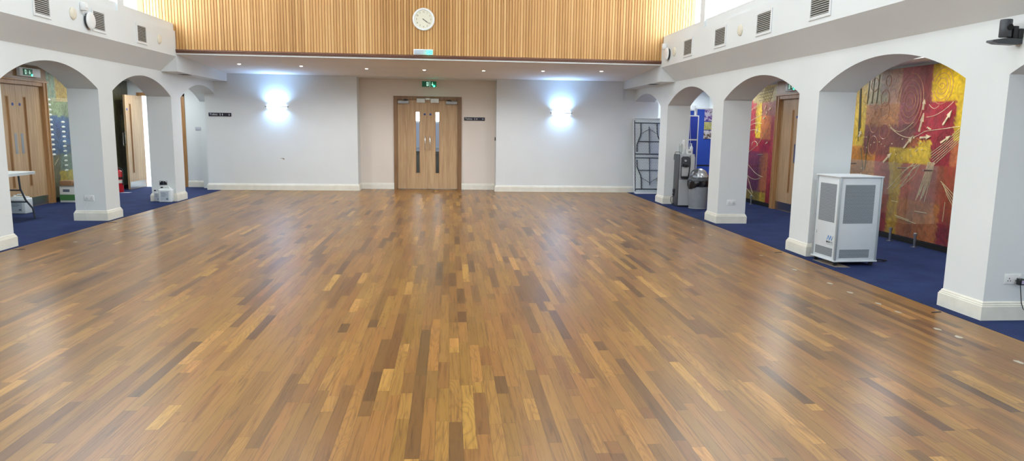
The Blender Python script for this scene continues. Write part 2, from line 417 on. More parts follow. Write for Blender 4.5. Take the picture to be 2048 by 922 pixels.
# ------------------------------------------------------------------ hall ceiling, end wall behind, gallery front
struct('ceiling', box(BM(), FL-.7, FR+.7, YF-.2, G+.4, HZ, HZ+.15), CEIL)
struct('wall_front', box(BM(), AL-.3, AR+.3, YF-.2, YF, -.1, HZ+.1), WHITE)
bm = BM(); pitch = .0541; x = -5.62; prof = []
while x < 4.72:
    prof += [(x, G), (x+.040, G), (x+.0415, G+.016), (x+pitch-.0015, G+.016)]; x += pitch
lo = [bm.verts.new((a_, b_, 2.87)) for a_, b_ in prof]; hi = [bm.verts.new((a_, b_, HZ+.02)) for a_, b_ in prof]
for i in range(len(prof)-1): bm.faces.new((lo[i], lo[i+1], hi[i+1], hi[i]))
box(bm, -5.7, 4.8, G+.03, G+.18, 2.80, HZ+.02)
struct('wall_back_gallery', bm, slat_mat())
bm = BM()
prism(bm, [(G-.028, 2.872), (G-.034, 2.862), (G-.034, 2.838), (G-.022, 2.830), (G-.022, 2.812), (G-.010, 2.806), (G+.03, 2.806), (G+.03, 2.872)], 'x', FL+.001, FR-.001)
struct('trim_1', bm, BROWN)
struct('trim_2', box(BM(), FL+.001, FR-.001, G-.008, G+.09, 2.782, 2.8055), P('white_satin_trim', (206, 206, 204), .5))
# gallery ceiling (sloping a little down to the back wall)
bm = BM(); prism(bm, [(G+.035, 2.788), (D+.03, 2.652), (E+.05, 2.645), (E+.05, 2.80), (G+.035, 2.92)], 'x', FL-.0, FR+.0); struct('ceiling_gallery', bm, CEIL)
for s, xf, xw in (('right', FR, XR), ('left', FL, XL)):
    sg = 1 if s == 'right' else -1
    struct('trim_%d' % (3 if sg > 0 else 4), box(BM(), xf, xw+.1*sg, G-.0, D+.5, 2.471, 2.95), WHITE)
# back wall with the door recess
bm = BM(); b0, e1, e2, b3 = -5.345, -2.137, 1.107, 4.15
box(bm, b0, e1, D, E+.2, -.02, 2.70); box(bm, e2, b3, D, E+.2, -.02, 2.70)
box(bm, e1-.02, e2+.02, D, E+.2, 2.635, 2.72)
box(bm, -5.554, b0, D, AE+.05, -.02, 2.195)
box(bm, b3-.07, 5.02, D+.012, AE+.05, -.02, 2.205); box(bm, b3-.01, XR+.01, D+.05, AE+.05, 2.19, 2.60)
struct('wall_back', bm, WHITE)
# recess back wall around the double door
dx0, dx1, dz = -1.335, .292, 2.236
bm = BM(); box(bm, e1, dx0, E, E+.15, -.02, 2.66); box(bm, dx1, e2, E, E+.15, -.02, 2.66); box(bm, dx0, dx1, E, E+.15, dz, 2.66)
struct('wall_back_recess', bm, WHITE_W)
skirt('baseboard_back', [(-5.554, AE), (-5.554, D), (e1, D), (e1, E), (dx0, E)], False, 1, .95)
skirt('baseboard_back', [(dx1, E), (e2, E), (e2, D), (b3-.02, D)], False, 1, .95)
skirt('baseboard_back', [(b3-.02, D+.012), (XRB, D+.012)], False, 1, .95)
# ------------------------------------------------------------------ aisles
struct('ceiling_aisle_right', box(BM(), XRB-.02, AR+.2, YF-.1, AE+.3, 2.50, 2.62), CEIL)
struct('ceiling_aisle_left', box(BM(), AL-.2, XLB+.02, YF-.1, AE+.1, 2.50, 2.62), CEIL)
def side_wall(name, x0, x1, holes, mat):
    bm = BM(); y = YF-.1
    for a_, b_, z_ in holes: box(bm, x0, x1, y, a_, -.02, 2.6); box(bm, x0, x1, a_, b_, z_, 2.6); y = b_
    box(bm, x0, x1, y, AE+.3, -.02, 2.6); struct(name, bm, mat)
side_wall('wall_right', AR+.06, AR+.2, [], WHITE)
side_wall('wall_left', AL-.2, AL-.06, [], WHITE)
# right aisle end
struct('wall_right_end', box(BM(), XRB-.05, AR+.2, AE, AE+.15, -.02, 2.6), WHITE)
# left aisle end wall with a doorway into a bright room
ox0, ox1 = -7.30, -6.315
bm = BM(); box(bm, AL-.2, ox0, AE, AE+.13, -.02, 2.6); box(bm, ox1, XLB+.3, AE, AE+.13, -.02, 2.6); box(bm, ox0, ox1, AE, AE+.13, 2.20, 2.6)
struct('wall_left_end', bm, WHITE)
skirt('baseboard_left', [(ox1+.085, AE), (-5.554, AE)], False, 1, .95)
# the bright room beyond
bm = BM(); box(bm, -9.2, -5.2, 21.0, 21.1, -.02, 2.6); box(bm, -9.3, -9.2, AE+.1, 21.1, -.02, 2.6); box(bm, -5.3, -5.2, AE+.2, 21.1, -.02, 2.6)
struct('wall_side_room', bm, WHITE)
struct('floor_side_room', box(BM(), -9.3, -5.2, AE+.0, 21.1, -.1, .0), P('pale_vinyl_floor', (206, 208, 206), .4, noise=.04))
struct('ceiling_side_room', box(BM(), -9.3, -5.2, AE+.1, 21.1, 2.6, 2.7), CEIL)
# lobby beyond the double door
LOB = P('lilac_lobby_paint', (178, 186, 208), .6)
bm = BM(); box(bm, -3.2, -3.1, E+.2, 21.3, -.02, 2.7); box(bm, 2.1, 2.2, E+.2, 21.3, -.02, 2.7)
box(bm, -3.1, 2.1, 21.2, 21.3, -.02, 1.62); box(bm, -3.1, 2.1, 21.2, 21.3, 2.25, 2.7); box(bm, -3.1, -1.9, 21.2, 21.3, 1.62, 2.25); box(bm, .9, 2.1, 21.2, 21.3, 1.62, 2.25)
struct('wall_lobby', bm, LOB)
struct('floor_lobby', box(BM(), -3.2, 2.2, E+.02, 21.3, -.1, -.001), P('grey_lobby_floor', (92, 98, 96), .6, noise=.05))
struct('ceiling_lobby', box(BM(), -3.2, 2.2, E+.2, 21.3, 2.7, 2.8), CEIL)
t0 = (-1.9, .9, 19.6, 19.95)
W = bpy.data.objects.new('window_20', None); C.objects.link(W); W['kind'] = 'structure'; W.location = (-.5, 21.25, 1.62)
f = BM(); [box(f, *q) for q in ((-1.4,-1.34,-.03,.03,0,.63),(1.34,1.4,-.03,.03,0,.63),(-1.34,1.34,-.03,.03,0,.05),(-1.34,1.34,-.03,.03,.58,.63))]; link('window_frame', f, WPL, W)
link('pane', box(BM(), -1.34, 1.34, -.004, .004, .05, .58), GLASS, W)

# ------------------------------------------------------------------ doors
def disc(bm, c, r, t, axis, n=24): return lathe(bm, [(r, -t/2), (r, t/2)], c, n, axis)
MAND = P('blue_safety_disc', (34, 70, 150), .4)
def leaf_parts(root, w, h, gx, gw, gz0, gz1, handle_x, disc_x, mat, kick=None, push=None, pull=True, off=0.0, framec=None):
    """a door leaf standing in the xz plane, 0..w, front face at y=0, thickness .044; y- is the side seen"""
    bm = BM(); t = .044
    box(bm, 0, gx, 0, t, 0, h); box(bm, gx+gw, w, 0, t, 0, h); box(bm, gx, gx+gw, 0, t, 0, gz0); box(bm, gx, gx+gw, 0, t, gz1, h)
    L_ = obj('leaf', bm, mat, root, smooth=None); L_.location = (off, 0, 0)
    f = BM(); b = .014
    for q in ((gx, gx+b, gz0, gz1), (gx+gw-b, gx+gw, gz0, gz1), (gx+b, gx+gw-b, gz0, gz0+b), (gx+b, gx+gw-b, gz1-b, gz1)):
        box(f, q[0], q[1], -.004, t+.004, q[2], q[3])
    obj('vision_frame', f, framec or FRAMEL, L_, smooth=None)
    obj('vision_pane', box(BM(), gx+b*.5, gx+gw-b*.5, t/2-.004, t/2+.004, gz0+.005, gz1-.005), GLASS, L_, smooth=None)
    if pull and handle_x is not None:
        hb = BM(); tube(hb, [(handle_x, 0, .955), (handle_x, -.05, .955), (handle_x, -.06, .975), (handle_x, -.06, 1.255), (handle_x, -.05, 1.275), (handle_x, 0, 1.275)], .0095)
        obj('handle', hb, CHROME, L_)
    if push is not None:
        obj('push_plate', box(BM(), push-.035, push+.035, -.003, .001, .95, 1.30), STEEL, L_)
    if disc_x is not None:
        obj('safety_disc', disc(BM(), (disc_x, -.002, 1.80), .026, .004, 'y'), MAND, L_)
    if kick: obj('kick_plate', box(BM(), .01, w-.01, -.003, .001, .01, kick), STEEL, L_)
    return L_
# door_1: the oak double door in the recess
d1 = bpy.data.objects.new('door_1', None); C.objects.link(d1); d1['kind'] = 'structure'; d1.location = (-.521, E, 0)
f = BM(); box(f, dx0+.521, -.733, -.03, .17, 0, dz); box(f, .719, dx1+.521, -.03, .17, 0, dz); box(f, -.733, .719, -.03, .17, 2.150, dz)
obj('door_frame', f, FRAME, d1, smooth=None)
leaf_parts(d1, .7275, 2.135, .431, .112, .37, 1.868, .665, .655, OAK, off=-.730).location = (-.730, .012, .012)
leaf_parts(d1, .718, 2.135, .172, .112, .37, 1.868, .052, .062, OAK).location = (.000, .012, .012)
def closer(x0, s):
    c_ = obj('door_closer', box(BM(), x0, x0+.26, -.055, 0, 2.055, 2.125, .006), SILV, d1)
    ab = BM(); tube(ab, [(x0+.13, -.03, 2.13), (x0+.13+.12*s, -.11, 2.145), (x0+.13+.02*s, -.02, 2.165)], .008, 6); obj('closer_arm', ab, GREYP, c_)
closer(-.71, 1); closer(.44, -1)
for x0 in (-.262, .068): obj('holder_plate', box(BM(), x0, x0+.195, -.050, -.032, 2.085, 2.185, .004), WPL, d1)
obj('holder_magnet', box(BM(), -.055, .055, -.065, -.032, 2.15, 2.195, .004), WPL, d1)
f = BM(); box(f, -.736, -.70, .058, .075, 0, 2.15); box(f, .69, .722, .058, .075, 0, 2.15); box(f, -.03, .03, .058, .072, 0, 2.15); box(f, -.736, .722, .058, .075, 2.10, 2.152); obj('door_stop', f, FRAME, d1, smooth=None)
# door_2: left aisle, oak double door, header panel and wide jambs; local x runs away from the camera, front faces +x in the world
def side_door(name, x, y0, y1, left, leaf_mat):
    o = bpy.data.objects.new(name, None); C.objects.link(o); o['kind'] = 'structure'
    w = y1-y0
    if left: o.location = (x, y0, 0); o.rotation_euler = (0, 0, PI/2)       # local -y -> world +x
    else: o.location = (x, y1, 0); o.rotation_euler = (0, 0, -PI/2)
    j = .16
    f = BM(); box(f, 0, j, -.03, .06, 0, 2.22); box(f, w-j, w, -.03, .06, 0, 2.22); box(f, j, w-j, -.03, .06, 2.15, 2.22)
    obj('door_frame', f, FRAMEL, o, smooth=None)
    f = BM(); box(f, .03, .05, -.042, -.03, 0, 2.22); box(f, j-.03, j-.012, -.04, -.03, 0, 2.22); box(f, w-.05, w-.03, -.042, -.03, 0, 2.22); box(f, w-j+.012, w-j+.03, -.04, -.03, 0, 2.22)
    obj('frame_bead', f, FRAMEL, o, smooth=None)
    obj('header_panel', box(BM(), 0, w, -.02, .06, 2.22, 2.50), OAKX, o, smooth=None)
    obj('header_rail', box(BM(), -.01, w+.01, -.05, .0, 2.215, 2.245, .004), FRAMEL, o)
    lw = (w-2*j)/2-.002
    A = leaf_parts(o, lw, 2.14, lw-.29, .085, .36, 1.94, None, lw-.10, leaf_mat, kick=.16, push=lw-.09); A.location = (j, .02, .006)
    B = leaf_parts(o, lw, 2.14, .205, .085, .36, 1.94, None, .10, leaf_mat, kick=.16, push=.09); B.location = (j+lw+.004, .02, .006)
    return o
side_door('door_2', AL, 12.05, 13.86, True, OAK)
side_door('door_3', AR, 11.66, 13.47, False, OAK)
# door_4: doorway at the end of the left aisle with its leaf swung open along the side wall
d4 = bpy.data.objects.new('door_4', None); C.objects.link(d4); d4['kind'] = 'structure'; d4.location = (ox0, AE, 0)
f = BM(); ww = ox1-ox0; box(f, 0, .05, -.015, .145, 0, 2.20); box(f, ww-.0, ww+.085, -.02, .15, 0, 2.20); box(f, 0, ww+.085, -.02, .15, 2.14, 2.21)
obj('door_frame', f, FRAMEL, d4, smooth=None)
Lf = leaf_parts(d4, .80, 2.12, .18, .085, .36, 1.93, None, .07, OAK, kick=.17)
Lf.location = (.085, -.82, .008); Lf.rotation_euler = (0, 0, PI/2-.02)
hb = BM(); tube(hb, [(.03, .045, .98), (.03, .095, .98), (.03, .10, 1.0), (.03, .10, 1.27), (.03, .095, 1.29), (.03, .045, 1.29)], .009); obj('handle', hb, CHROME, Lf)
hb = BM(); tube(hb, [(-.001, .02, 1.02), (-.04, .02, 1.02), (-.05, .02, 1.05), (-.05, .02, 1.28), (-.04, .02, 1.30), (-.001, .02, 1.30)], .008); obj('edge_handle', hb, CHROME, Lf)

# ================================================================== LIGHT FITTINGS
# unseen ceiling panels added to brighten the hall (five metres up) and the aisles
LAMP_W = P('lamp_diffuser_white', (255, 255, 255), .5, emit=(250, 252, 255), es=3.0)
def panel_light(x, y, z, sx, sy, power, label, group, es=3.0):
    t = thing('unseen_ceiling_light', label, 'ceiling light', (x, y, z), group=group)
    f = BM(); a_, b_ = sx/2, sy/2
    for q in ((-a_, -a_+.02, -b_, b_), (a_-.02, a_, -b_, b_), (-a_+.02, a_-.02, -b_, -b_+.02), (-a_+.02, a_-.02, b_-.02, b_)): box(f, q[0], q[1], q[2], q[3], -.03, 0)
    obj('frame', f, WPL, t, smooth=None)
    obj('diffuser', box(BM(), -a_+.02, a_-.02, -b_+.02, b_-.02, -.018, -.001), LAMP_W, t, smooth=None)
    area('unseen_panel_lamp', (x, y, z-.04), (0, 0, 0), sx-.06, sy-.06, power, (.90, .97, 1.0)); return t
ORD = ['nearest', 'second', 'third', 'fourth', 'fifth', 'sixth', 'farthest']
for i, y_ in enumerate((-1.6, 1.6, 4.8, 8.0, 11.2)):
    for x_, nm in ((-2.6, 'left'), (1.8, 'right')):
        panel_light(x_, y_, HZ, .6, 1.5, HALL_FILL, '%s added long light panel of the %s row in the high hall ceiling' % ((ORD[:4]+['farthest'])[i], nm), 'added light panels in the high hall ceiling')
for i, y_ in enumerate((-.4, 2.6, 5.55, 8.45, 11.43, 14.4, 16.6)):
    panel_light(5.72, y_, 2.50, .3, .3, AISLE_FILL, '%s added small square light panel in the right aisle ceiling' % ORD[i], 'added light panels in the right aisle ceiling')
for i, y_ in enumerate((-.1, 2.9, 5.84, 8.73, 11.56, 14.4, 16.4)):
    panel_light(-6.60, y_, 2.50, .3, .3, AISLE_FILL, '%s added small square light panel in the left aisle ceiling' % ORD[i], 'added light panels in the left aisle ceiling')
panel_light(-7.2, 19.2, 2.6, 1.2, 1.2, ROOM, 'square light panel in the side room ceiling', 'light panels in the side rooms')
panel_light(-.5, 19.3, 2.7, 1.2, .6, ROOM*.35, 'light panel in the lobby ceiling behind the double door', 'light panels in the side rooms')

# downlights under the gallery
DOWN_E = P('downlight_lens', (255, 255, 255), .3, emit=(255, 246, 232), es=14.0)
def zceil(y): return 2.79+(y-G)*(2.652-2.79)/(D+.03-G)
names = ['leftmost of the seven', 'second from the left of the seven', 'third from the left of the seven', 'just in front of the hanging exit sign', 'third from the right of the seven', 'second from the right of the seven', 'rightmost of the seven']
for i, (x_, y_) in enumerate([(-4.27, 14.98), (-3.06, 15.10), (-1.75, 15.30), (-.536, 15.30), (.724, 15.20), (1.98, 15.04), (3.20, 14.85)]):
    z_ = zceil(y_)
    lb = ('recessed downlight in the gallery ceiling, '+names[i])
    t = thing('downlight', lb, 'ceiling light', (x_, y_, z_), group='downlights under the gallery')
    t.rotation_euler = (math.atan2(2.652-2.79, D+.03-G), 0, 0)
    b = BM(); lathe(b, [(.030, .02), (.030, -.002), (.048, -.006), (.050, 0.0), (.050, .004)], n=24); obj('trim_ring', b, WMET, t)
    b = BM(); lathe(b, [(.031, .0), (.031, -.003), (.018, -.010)], n=20); obj('lens', b, DOWN_E, t)
    l = bpy.data.lights.new('downlight_lamp', 'SPOT'); l.energy = DOWN*4; l.spot_size = 2.75; l.spot_blend = .8; l.shadow_soft_size = .03; l.color = (.97, .97, 1.0)
    o = bpy.data.objects.new('downlight_lamp', l); C.objects.link(o); o.location = (x_, y_, z_-.02)

# up-and-down wall lights
SC_E = P('wall_light_lens', (255, 255, 255), .4, emit=(196, 224, 255), es=9.0)
def sconce(x_, z_, label):
    t = thing('wall_light', label, 'wall light', (x_, D, z_), group='wall lights on the back wall')
    b = BM(); lathe(b, [(.0, -.010), (.245, -.010), (.252, 0), (.245, .010), (.0, .010)][1:4], n=40, sy=.42)
    for v in list(b.verts):
        if v.co.y > 0: v.co.y = 0
    obj('centre_band', b, WMET, t)
    for s in (-1, 1):
        b = BM(); lathe(b, [(.228, .010*s), (.230, .018*s), (.205, .032*s), (.15, .042*s), (.06, .046*s)], n=40, sy=.38)
        for v in list(b.verts):
            if v.co.y > 0: v.co.y = 0
        obj('diffuser', b, SC_E, t)
        b = BM(); tube(b, [(.245*s, -.002, 0), (.245*s, -.028, 0)], .018, 12); obj('end_cap', b, SILV, t)
    for s in (-1, 1):
        area('wall_lamp', (x_, D-.105, z_+.052*s), (0 if s < 0 else PI, 0, 0), .42, .09, SCONCE*(1.25 if s > 0 else .75), (.34, .60, 1.0), 2.4 if s > 0 else 2.7)
sconce(-3.955, 1.925, 'glowing up and down wall light left of the double door')
sconce(2.655, 1.885, 'glowing up and down wall light right of the double door')

# ================================================================== MURALS
MUR = mural_mat('painted_relief_panel'); REL = P('pale_relief_line', (214, 196, 158), .35, noise=.12, nscale=20)
RELD = P('olive_relief_line', (96, 88, 60), .4); OVAL = P('cream_oval_relief', (226, 228, 216), .4)
def mural(name, side, y0, y1, patches, base, label, z1=2.46):
    s = 1 if side == 'right' else -1
    x = AR if s > 0 else AL
    t = thing(name, label, 'mural', (x, (y0+y1)/2, 0))
    yc = (y0+y1)/2; res = .03; ny = int((y1-y0)/res); nz = int((z1-.085)/res)
    rnd = random.Random(7 if s > 0 else 11)
    bm = BM(); g = []
    for i in range(ny+1):
        col = []
        for k in range(nz+1): col.append(bm.verts.new((-.0*s, y0-yc+(y1-y0)*i/ny, .085+(z1-.085)*k/nz)))
        g.append(col)
    for i in range(ny):
        for k in range(nz): bm.faces.new((g[i][k], g[i+1][k], g[i+1][k+1], g[i][k+1]))
    ext = [bm.verts.new((.06*s, a_, b_)) for a_, b_ in ((y0-yc, .085), (y1-yc, .085), (y1-yc, z1), (y0-yc, z1))]
    bm.faces.new(ext)
    o = obj('panel', bm, MUR, t, smooth=None)
    at = o.data.color_attributes.new('panel_colour', 'FLOAT_COLOR', 'POINT')
    for i, v in enumerate(o.data.vertices):
        Y, Z = v.co.y+yc, v.co.z; c_ = base
        jy, jz = Y+rnd.uniform(-.012, .012), Z+rnd.uniform(-.012, .012)
        for (a_, b_, c0, c1, rgb) in patches:
            if a_ <= jy <= b_ and c0 <= jz <= c1: c_ = rgb
        k = 1+.10*math.sin(Y*7.3+Z*3.1)+rnd.uniform(-.05, .05)
        at.data[i].color = lin(tuple(max(0, min(255, q*k)) for q in c_))
    obj('plinth', box(BM(), 0.0, .06*s, y0-yc, y1-yc, .003, .085), BLACK, t, smooth=None)
    return t, yc, s
def rel(t, yc, s, curves, mat=None, r=.006, name='relief_lines'):
    bm = BM()
    for c_ in curves:
        if len(c_) > 1: tube(bm, [(-.001*s, q[0]-yc, q[1]) for q in c_], r, 6)
    return obj(name, bm, mat or REL, t)
def arc(cy, cz, ry, rz, a0, a1, n=20): return [(cy+ry*math.cos(math.radians(a0+(a1-a0)*i/n)), cz+rz*math.sin(math.radians(a0+(a1-a0)*i/n))) for i in range(n+1)]
YEL = (222, 184, 22); YE2 = (214, 180, 52); CRIM = (160, 34, 50); ROSE = (166, 84, 84); TAN = (192, 130, 76); PLUM = (136, 72, 62); RED = (176, 52, 44); ORG = (192, 108, 52)
pA = [(9.78, 10.80, .08, 1.2, ORG), (9.90, 10.52, 1.93, 2.5, (196, 184, 140)), (9.88, 10.12, 2.1, 2.5, (184, 150, 120)), (9.60, 10.45, 1.65, 1.97, TAN), (9.6, 9.92, 1.97, 2.5, (196, 146, 112)), (8.99, 9.64, 1.64, 2.5, ROSE), (8.99, 9.15, 1.9, 2.5, (158, 66, 58)),
 (9.15, 10.45, 1.20, 1.65, PLUM), (10.45, 10.76, 1.32, 2.3, YE2), (10.76, 11.3, 1.30, 2.15, CRIM), (10.76, 11.3, 2.15, 2.5, (196, 140, 120)), (10.43, 11.3, 1.0, 1.33, (206, 136, 44)), (10.12, 10.45, 1.05, 1.22, (206, 136, 44)),
 (7.6, 8.99, 1.45, 2.5, YEL), (8.50, 9.26, 1.42, 1.96, CRIM), (8.50, 8.92, 1.10, 1.44, CRIM), (9.16, 9.40, 1.35, 1.48, (172, 92, 60)),
 (8.89, 9.79, 1.10, 1.34, YE2), (8.90, 9.18, 1.10, 1.44, YE2), (9.47, 9.77, .08, 1.12, (200, 160, 44)), (9.47, 9.72, .08, .68, (184, 142, 24)), (9.78, 10.12, .08, 1.2, (170, 78, 66)), (9.72, 9.95, .08, 1.0, (156, 52, 48)),
 (10.12, 10.8, .6, 1.1, TAN), (7.6, 8.52, 1.1, 1.45, (188, 104, 64)), (9.14, 9.47, .60, 1.12, (176, 84, 66)), (9.14, 9.47, .08, .62, (182, 108, 56)), (8.60, 9.14, .60, 1.12, (178, 84, 72)), (8.60, 9.14, .08, .62, (196, 116, 60)),
 (7.6, 8.62, .08, 1.12, (176, 60, 46)), (8.44, 8.62, .08, .6, (164, 42, 52)), (7.6, 8.40, .3, 1.0, (190, 78, 48)), (7.6, 8.2, 1.5, 2.5, (196, 120, 40)), (7.6, 8.0, .08, 1.6, CRIM)]
t, yc, s = mural('relief_mural', 'right', 7.6, 11.25, pA, (172, 104, 72), 'tall red, yellow and rose relief panel wall behind the air purifier')
cu = []
for k in range(5): cu.append(arc(9.42, 1.98, .06+.055*k, .05+.085*k, 0, 330 if k < 4 else 260, 28))
for k in range(4): cu.append(arc(8.80, 2.16, .05+.05*k, .04+.065*k, 20, 340, 24))
for q in ((10.28, 2.26, .09, .10), (10.0, 2.05, .10, .12), (9.98, 1.86, .11, .13), (10.22, 1.66, .10, .12), (9.95, 1.56, .12, .11), (10.20, 1.34, .12, .15), (9.95, 2.3, .06, .08), (10.18, 1.82, .05, .05)): cu.append(arc(*q, 30, 380, 22))
cu.append([(9.85+-.05*i, 1.66-.10*math.sin(i*.32)) for i in range(12)])
cu.append([(9.82-.062*i, 1.62-.14*math.sin(i*.22)) for i in range(12)]+[(9.05-.05*i, 1.57+.005*i) for i in range(14)])
cu.append([(9.05-.055*i, 1.76+.006*i*i*.4) for i in range(10)])
cu.append([(9.02-.05*i, 1.93-.06*math.sin(i*.7)) for i in range(5)])
for k in range(6): cu.append([(8.90-.02*k, 1.27-.04*k+.012*k), (8.68-.015*k, 1.40-.025*k), (8.38, 1.62-.035*k)])
for k in range(9): cu.append([(9.75-.04*k, .72+.03*(k % 3)), (9.45-.035*k, .97+.03*(k % 4)), (9.24-.02*k, 1.10+.015*(k % 3))])
for k in range(7): cu.append([(9.10-.03*k, .62+.04*(k % 3)), (9.0-.025*k, .9), (8.92-.02*k, 1.16)])
for k in range(4): cu.append([(8.64-.03*k, .92-.03*k), (8.50, .84-.03*k), (8.34, .74-.05*k)])
cu += [[(9.52, .36), (9.2, .33)], [(9.5, .34), (9.05, .30)], [(9.62, .56), (9.48, .555)], [(9.1, .47), (8.85, .47)], [(8.52, .66), (8.53, .40)]]
rel(t, yc, s, cu[:17], r=.0050, mat=P('clay_relief_line', (190, 138, 104), .3, noise=.1))
rel(t, yc, s, cu[17:], r=.0050)
rel(t, yc, s, [[(10.66-.012*k, 2.25), (10.60-.02*k, 1.4+.1*k)] for k in range(3)]+[[(10.42-.12*k, 2.4), (10.44-.12*k, 1.98)] for k in range(3)]+[[(10.50, 1.3), (10.40, .95)], [(10.33, 1.5), (10.36, .96)]], RELD, .008, 'relief_grooves')
def arrow2(cy, cz, L_, ang, w_):
    c_, s_ = math.cos(ang), math.sin(ang)
    pts = [(-L_, -w_*.3), (.2*L_, -w_*.35), (.1*L_, -w_), (L_, 0), (.1*L_, w_), (.2*L_, w_*.35), (-L_, w_*.5)]
    return [(cy-(a_*c_-b_*s_), cz+a_*s_+b_*c_) for a_, b_ in pts]
for q in ((9.13, 1.69, .13, 1.35, .03), (9.02, 1.49, .11, .1, .035), (9.36, 1.42, .13, .8, .035), (8.63, 1.75, .12, .95, .035), (9.80, 1.18, .12, .7, .04), (9.12, 1.93, .07, 1.5, .03), (8.62, 1.47, .1, .5, .03), (10.55, 1.52, .05, 1.2, .05)):
    obj('relief_arrow', prism(BM(), [(a_-yc, b_) for a_, b_ in arrow2(*q)], 'x', -.014*s, .004*s), REL, t, smooth=None)
for i in range(26):
    rr = random.Random(i); obj('relief_dot', disc(BM(), (-.004*s, rr.uniform(8.9, 10.5)-yc, rr.uniform(.9, 1.5)), .010, .012, 'x', 10), REL, t)
for (a_, b_) in ((9.0, 1.62), (8.97, 1.61), (8.94, 1.60)): obj('relief_dot', disc(BM(), (-.004*s, a_-yc, b_), .012, .012, 'x', 10), REL, t)
# right aisle, far
pB = [(13.46, 17.3, .08, 2.5, (150, 60, 56)), (14.36, 17.3, 1.25, 2.3, (196, 40, 56)), (14.14, 14.40, 1.40, 2.3, (222, 186, 30)), (13.47, 14.6, 2.12, 2.5, (196, 176, 110)), (13.47, 14.1, 1.84, 2.13, (160, 96, 80)), (13.68, 14.14, 1.35, 1.85, (200, 116, 56)), (13.47, 13.68, .08, 1.85, (168, 52, 50)),
  (13.68, 14.14, 1.10, 1.36, (170, 34, 44)), (14.1, 17.3, 1.08, 1.27, (178, 48, 48)), (14.1, 17.3, .3, 1.08, (150, 62, 66)), (13.72, 14.1, .3, 1.08, (186, 110, 64)), (13.72, 17.3, .08, .28, (190, 160, 50)), (14.9, 15.6, .3, 2.0, (200, 150, 40)), (15.6, 17.3, .3, 2.0, (170, 60, 50))]
t, yc, s = mural('relief_mural', 'right', 13.50, 15.9, pB, (160, 80, 66), 'crimson and yellow relief panel wall beside the oak door in the right aisle')
cu = [[(14.85-.05*i, 1.70+.012*i) for i in range(16)], [(14.85-.05*i, 1.60+.10*math.sin(i*.14)) for i in range(16)], [(14.85-.05*i, 1.50+.06*math.sin(i*.2)) for i in range(16)], arc(14.38, 1.22, .14, .10, 0, 180, 14),
      [(14.9-.07*i, 1.06+.0022*i*i) for i in range(16)], [(14.8-.07*i, .90-.30*math.sin(i*.12)) for i in range(14)], [(14.85-.07*i, .66-.14*math.sin(i*.2)) for i in range(13)], [(14.8-.04*i, .75-.045*i) for i in range(13)], [(14.9-.05*i, .40-.02*i) for i in range(14)],
      [(14.7-.05*i, 1.95+.02*i) for i in range(14)], [(14.5-.05*i, 2.0+.02*i) for i in range(10)]]
rel(t, yc, s, cu, r=.007)
rel(t, yc, s, [[(14.15-.07*i, 2.12), (14.0-.07*i, 2.42)] for i in range(6)]+[[(14.3, 2.16+.06*i), (13.7, 2.2+.06*i)] for i in range(4)], RELD, .006, 'relief_grooves')
for q in ((13.95, 2.02, .05, 1.0, .03), (13.75, 1.98, .05, .6, .03), (14.28, 1.55, .06, 1.3, .03), (14.0, 1.8, .04, .4, .03), (13.8, 1.30, .05, .4, .02), (13.9, 1.9, .04, 1.4, .03)): obj('relief_arrow', prism(BM(), [(a_-yc, b_) for a_, b_ in arrow2(*q)], 'x', -.014*s, .004*s), REL, t, smooth=None)
# left aisle
pD = [(13.8, 14.18, 1.88, 2.5, (120, 142, 120)), (14.18, 14.9, 1.88, 2.5, (176, 148, 56)), (13.8, 14.9, 1.60, 1.90, (132, 148, 108)), (13.8, 14.9, .90, 1.62, (58, 88, 130)), (14.1, 14.25, 1.2, 1.5, (40, 62, 110)), (13.8, 14.9, .08, .90, (96, 92, 52)), (14.17, 14.9, .55, .90, (104, 124, 112)), (14.12, 14.6, .08, .58, (196, 172, 40)),
  (14.9, 17.3, 1.9, 2.5, (92, 84, 46)), (14.9, 17.3, 1.25, 1.9, (116, 112, 62)), (15.6, 16.6, 1.3, 1.7, (150, 142, 36)), (14.9, 17.3, .9, 1.25, (62, 96, 92)), (14.9, 17.3, .5, .9, (142, 136, 40)), (14.9, 17.3, .08, .5, (66, 84, 60)), (16.3, 17.3, .5, 2.5, (70, 68, 40))]  # far patches painted olive-dark for the shade at that end
t, yc, s = mural('relief_mural', 'left', 13.87, 17.2, pD, (100, 110, 70), 'green, blue and ochre relief panel wall with cream ovals in the left aisle')
def ovals(y_, z0, n_, dz_, st=0.0):
    for k in range(n_): obj('oval_relief', lathe(BM(), [(.030, .004), (.032, -.006), (.018, -.014)] if s > 0 else [(.030, -.004), (.032, .006), (.018, .014)], (0, y_+st*k-yc, z0+dz_*k), 16, 'x', sx=2.0, sy=.66), OVAL, t)
ovals(13.955, .90, 12, .093, -.003); ovals(14.35, .58, 11, .093)
rel(t, yc, s, [[(14.0, 1.90+.018*i), (14.9, 1.91+.018*i)] for i in range(4)]+[[(14.0, 2.0), (14.02, 2.4)], [(14.14, 2.0), (14.16, 2.4)], [(13.95, .7), (14.1, .82)]], REL, .004)
rel(t, yc, s, [arc(15.85, 1.75, .42, .34, 0, 359, 30), arc(15.85, 1.75, .30, .24, 0, 359, 30)]+[[(15.85, 1.75), (15.85+.42*math.cos(a_), 1.75+.34*math.sin(a_))] for a_ in (0, .9, 1.8, 2.7, 3.6, 4.5, 5.4)], OVAL, .004, 'wheel_relief')
pE = [(5.0, 9.5, 1.2, 2.5, (128, 146, 120)), (6.0, 8.0, 1.3, 2.0, (176, 150, 60)), (5.0, 9.5, .08, 1.2, (60, 88, 120))]
t, yc, s = mural('relief_mural', 'left', 5.2, 11.9, pE, (100, 110, 70), 'green and blue relief panel wall nearest on the left aisle side')
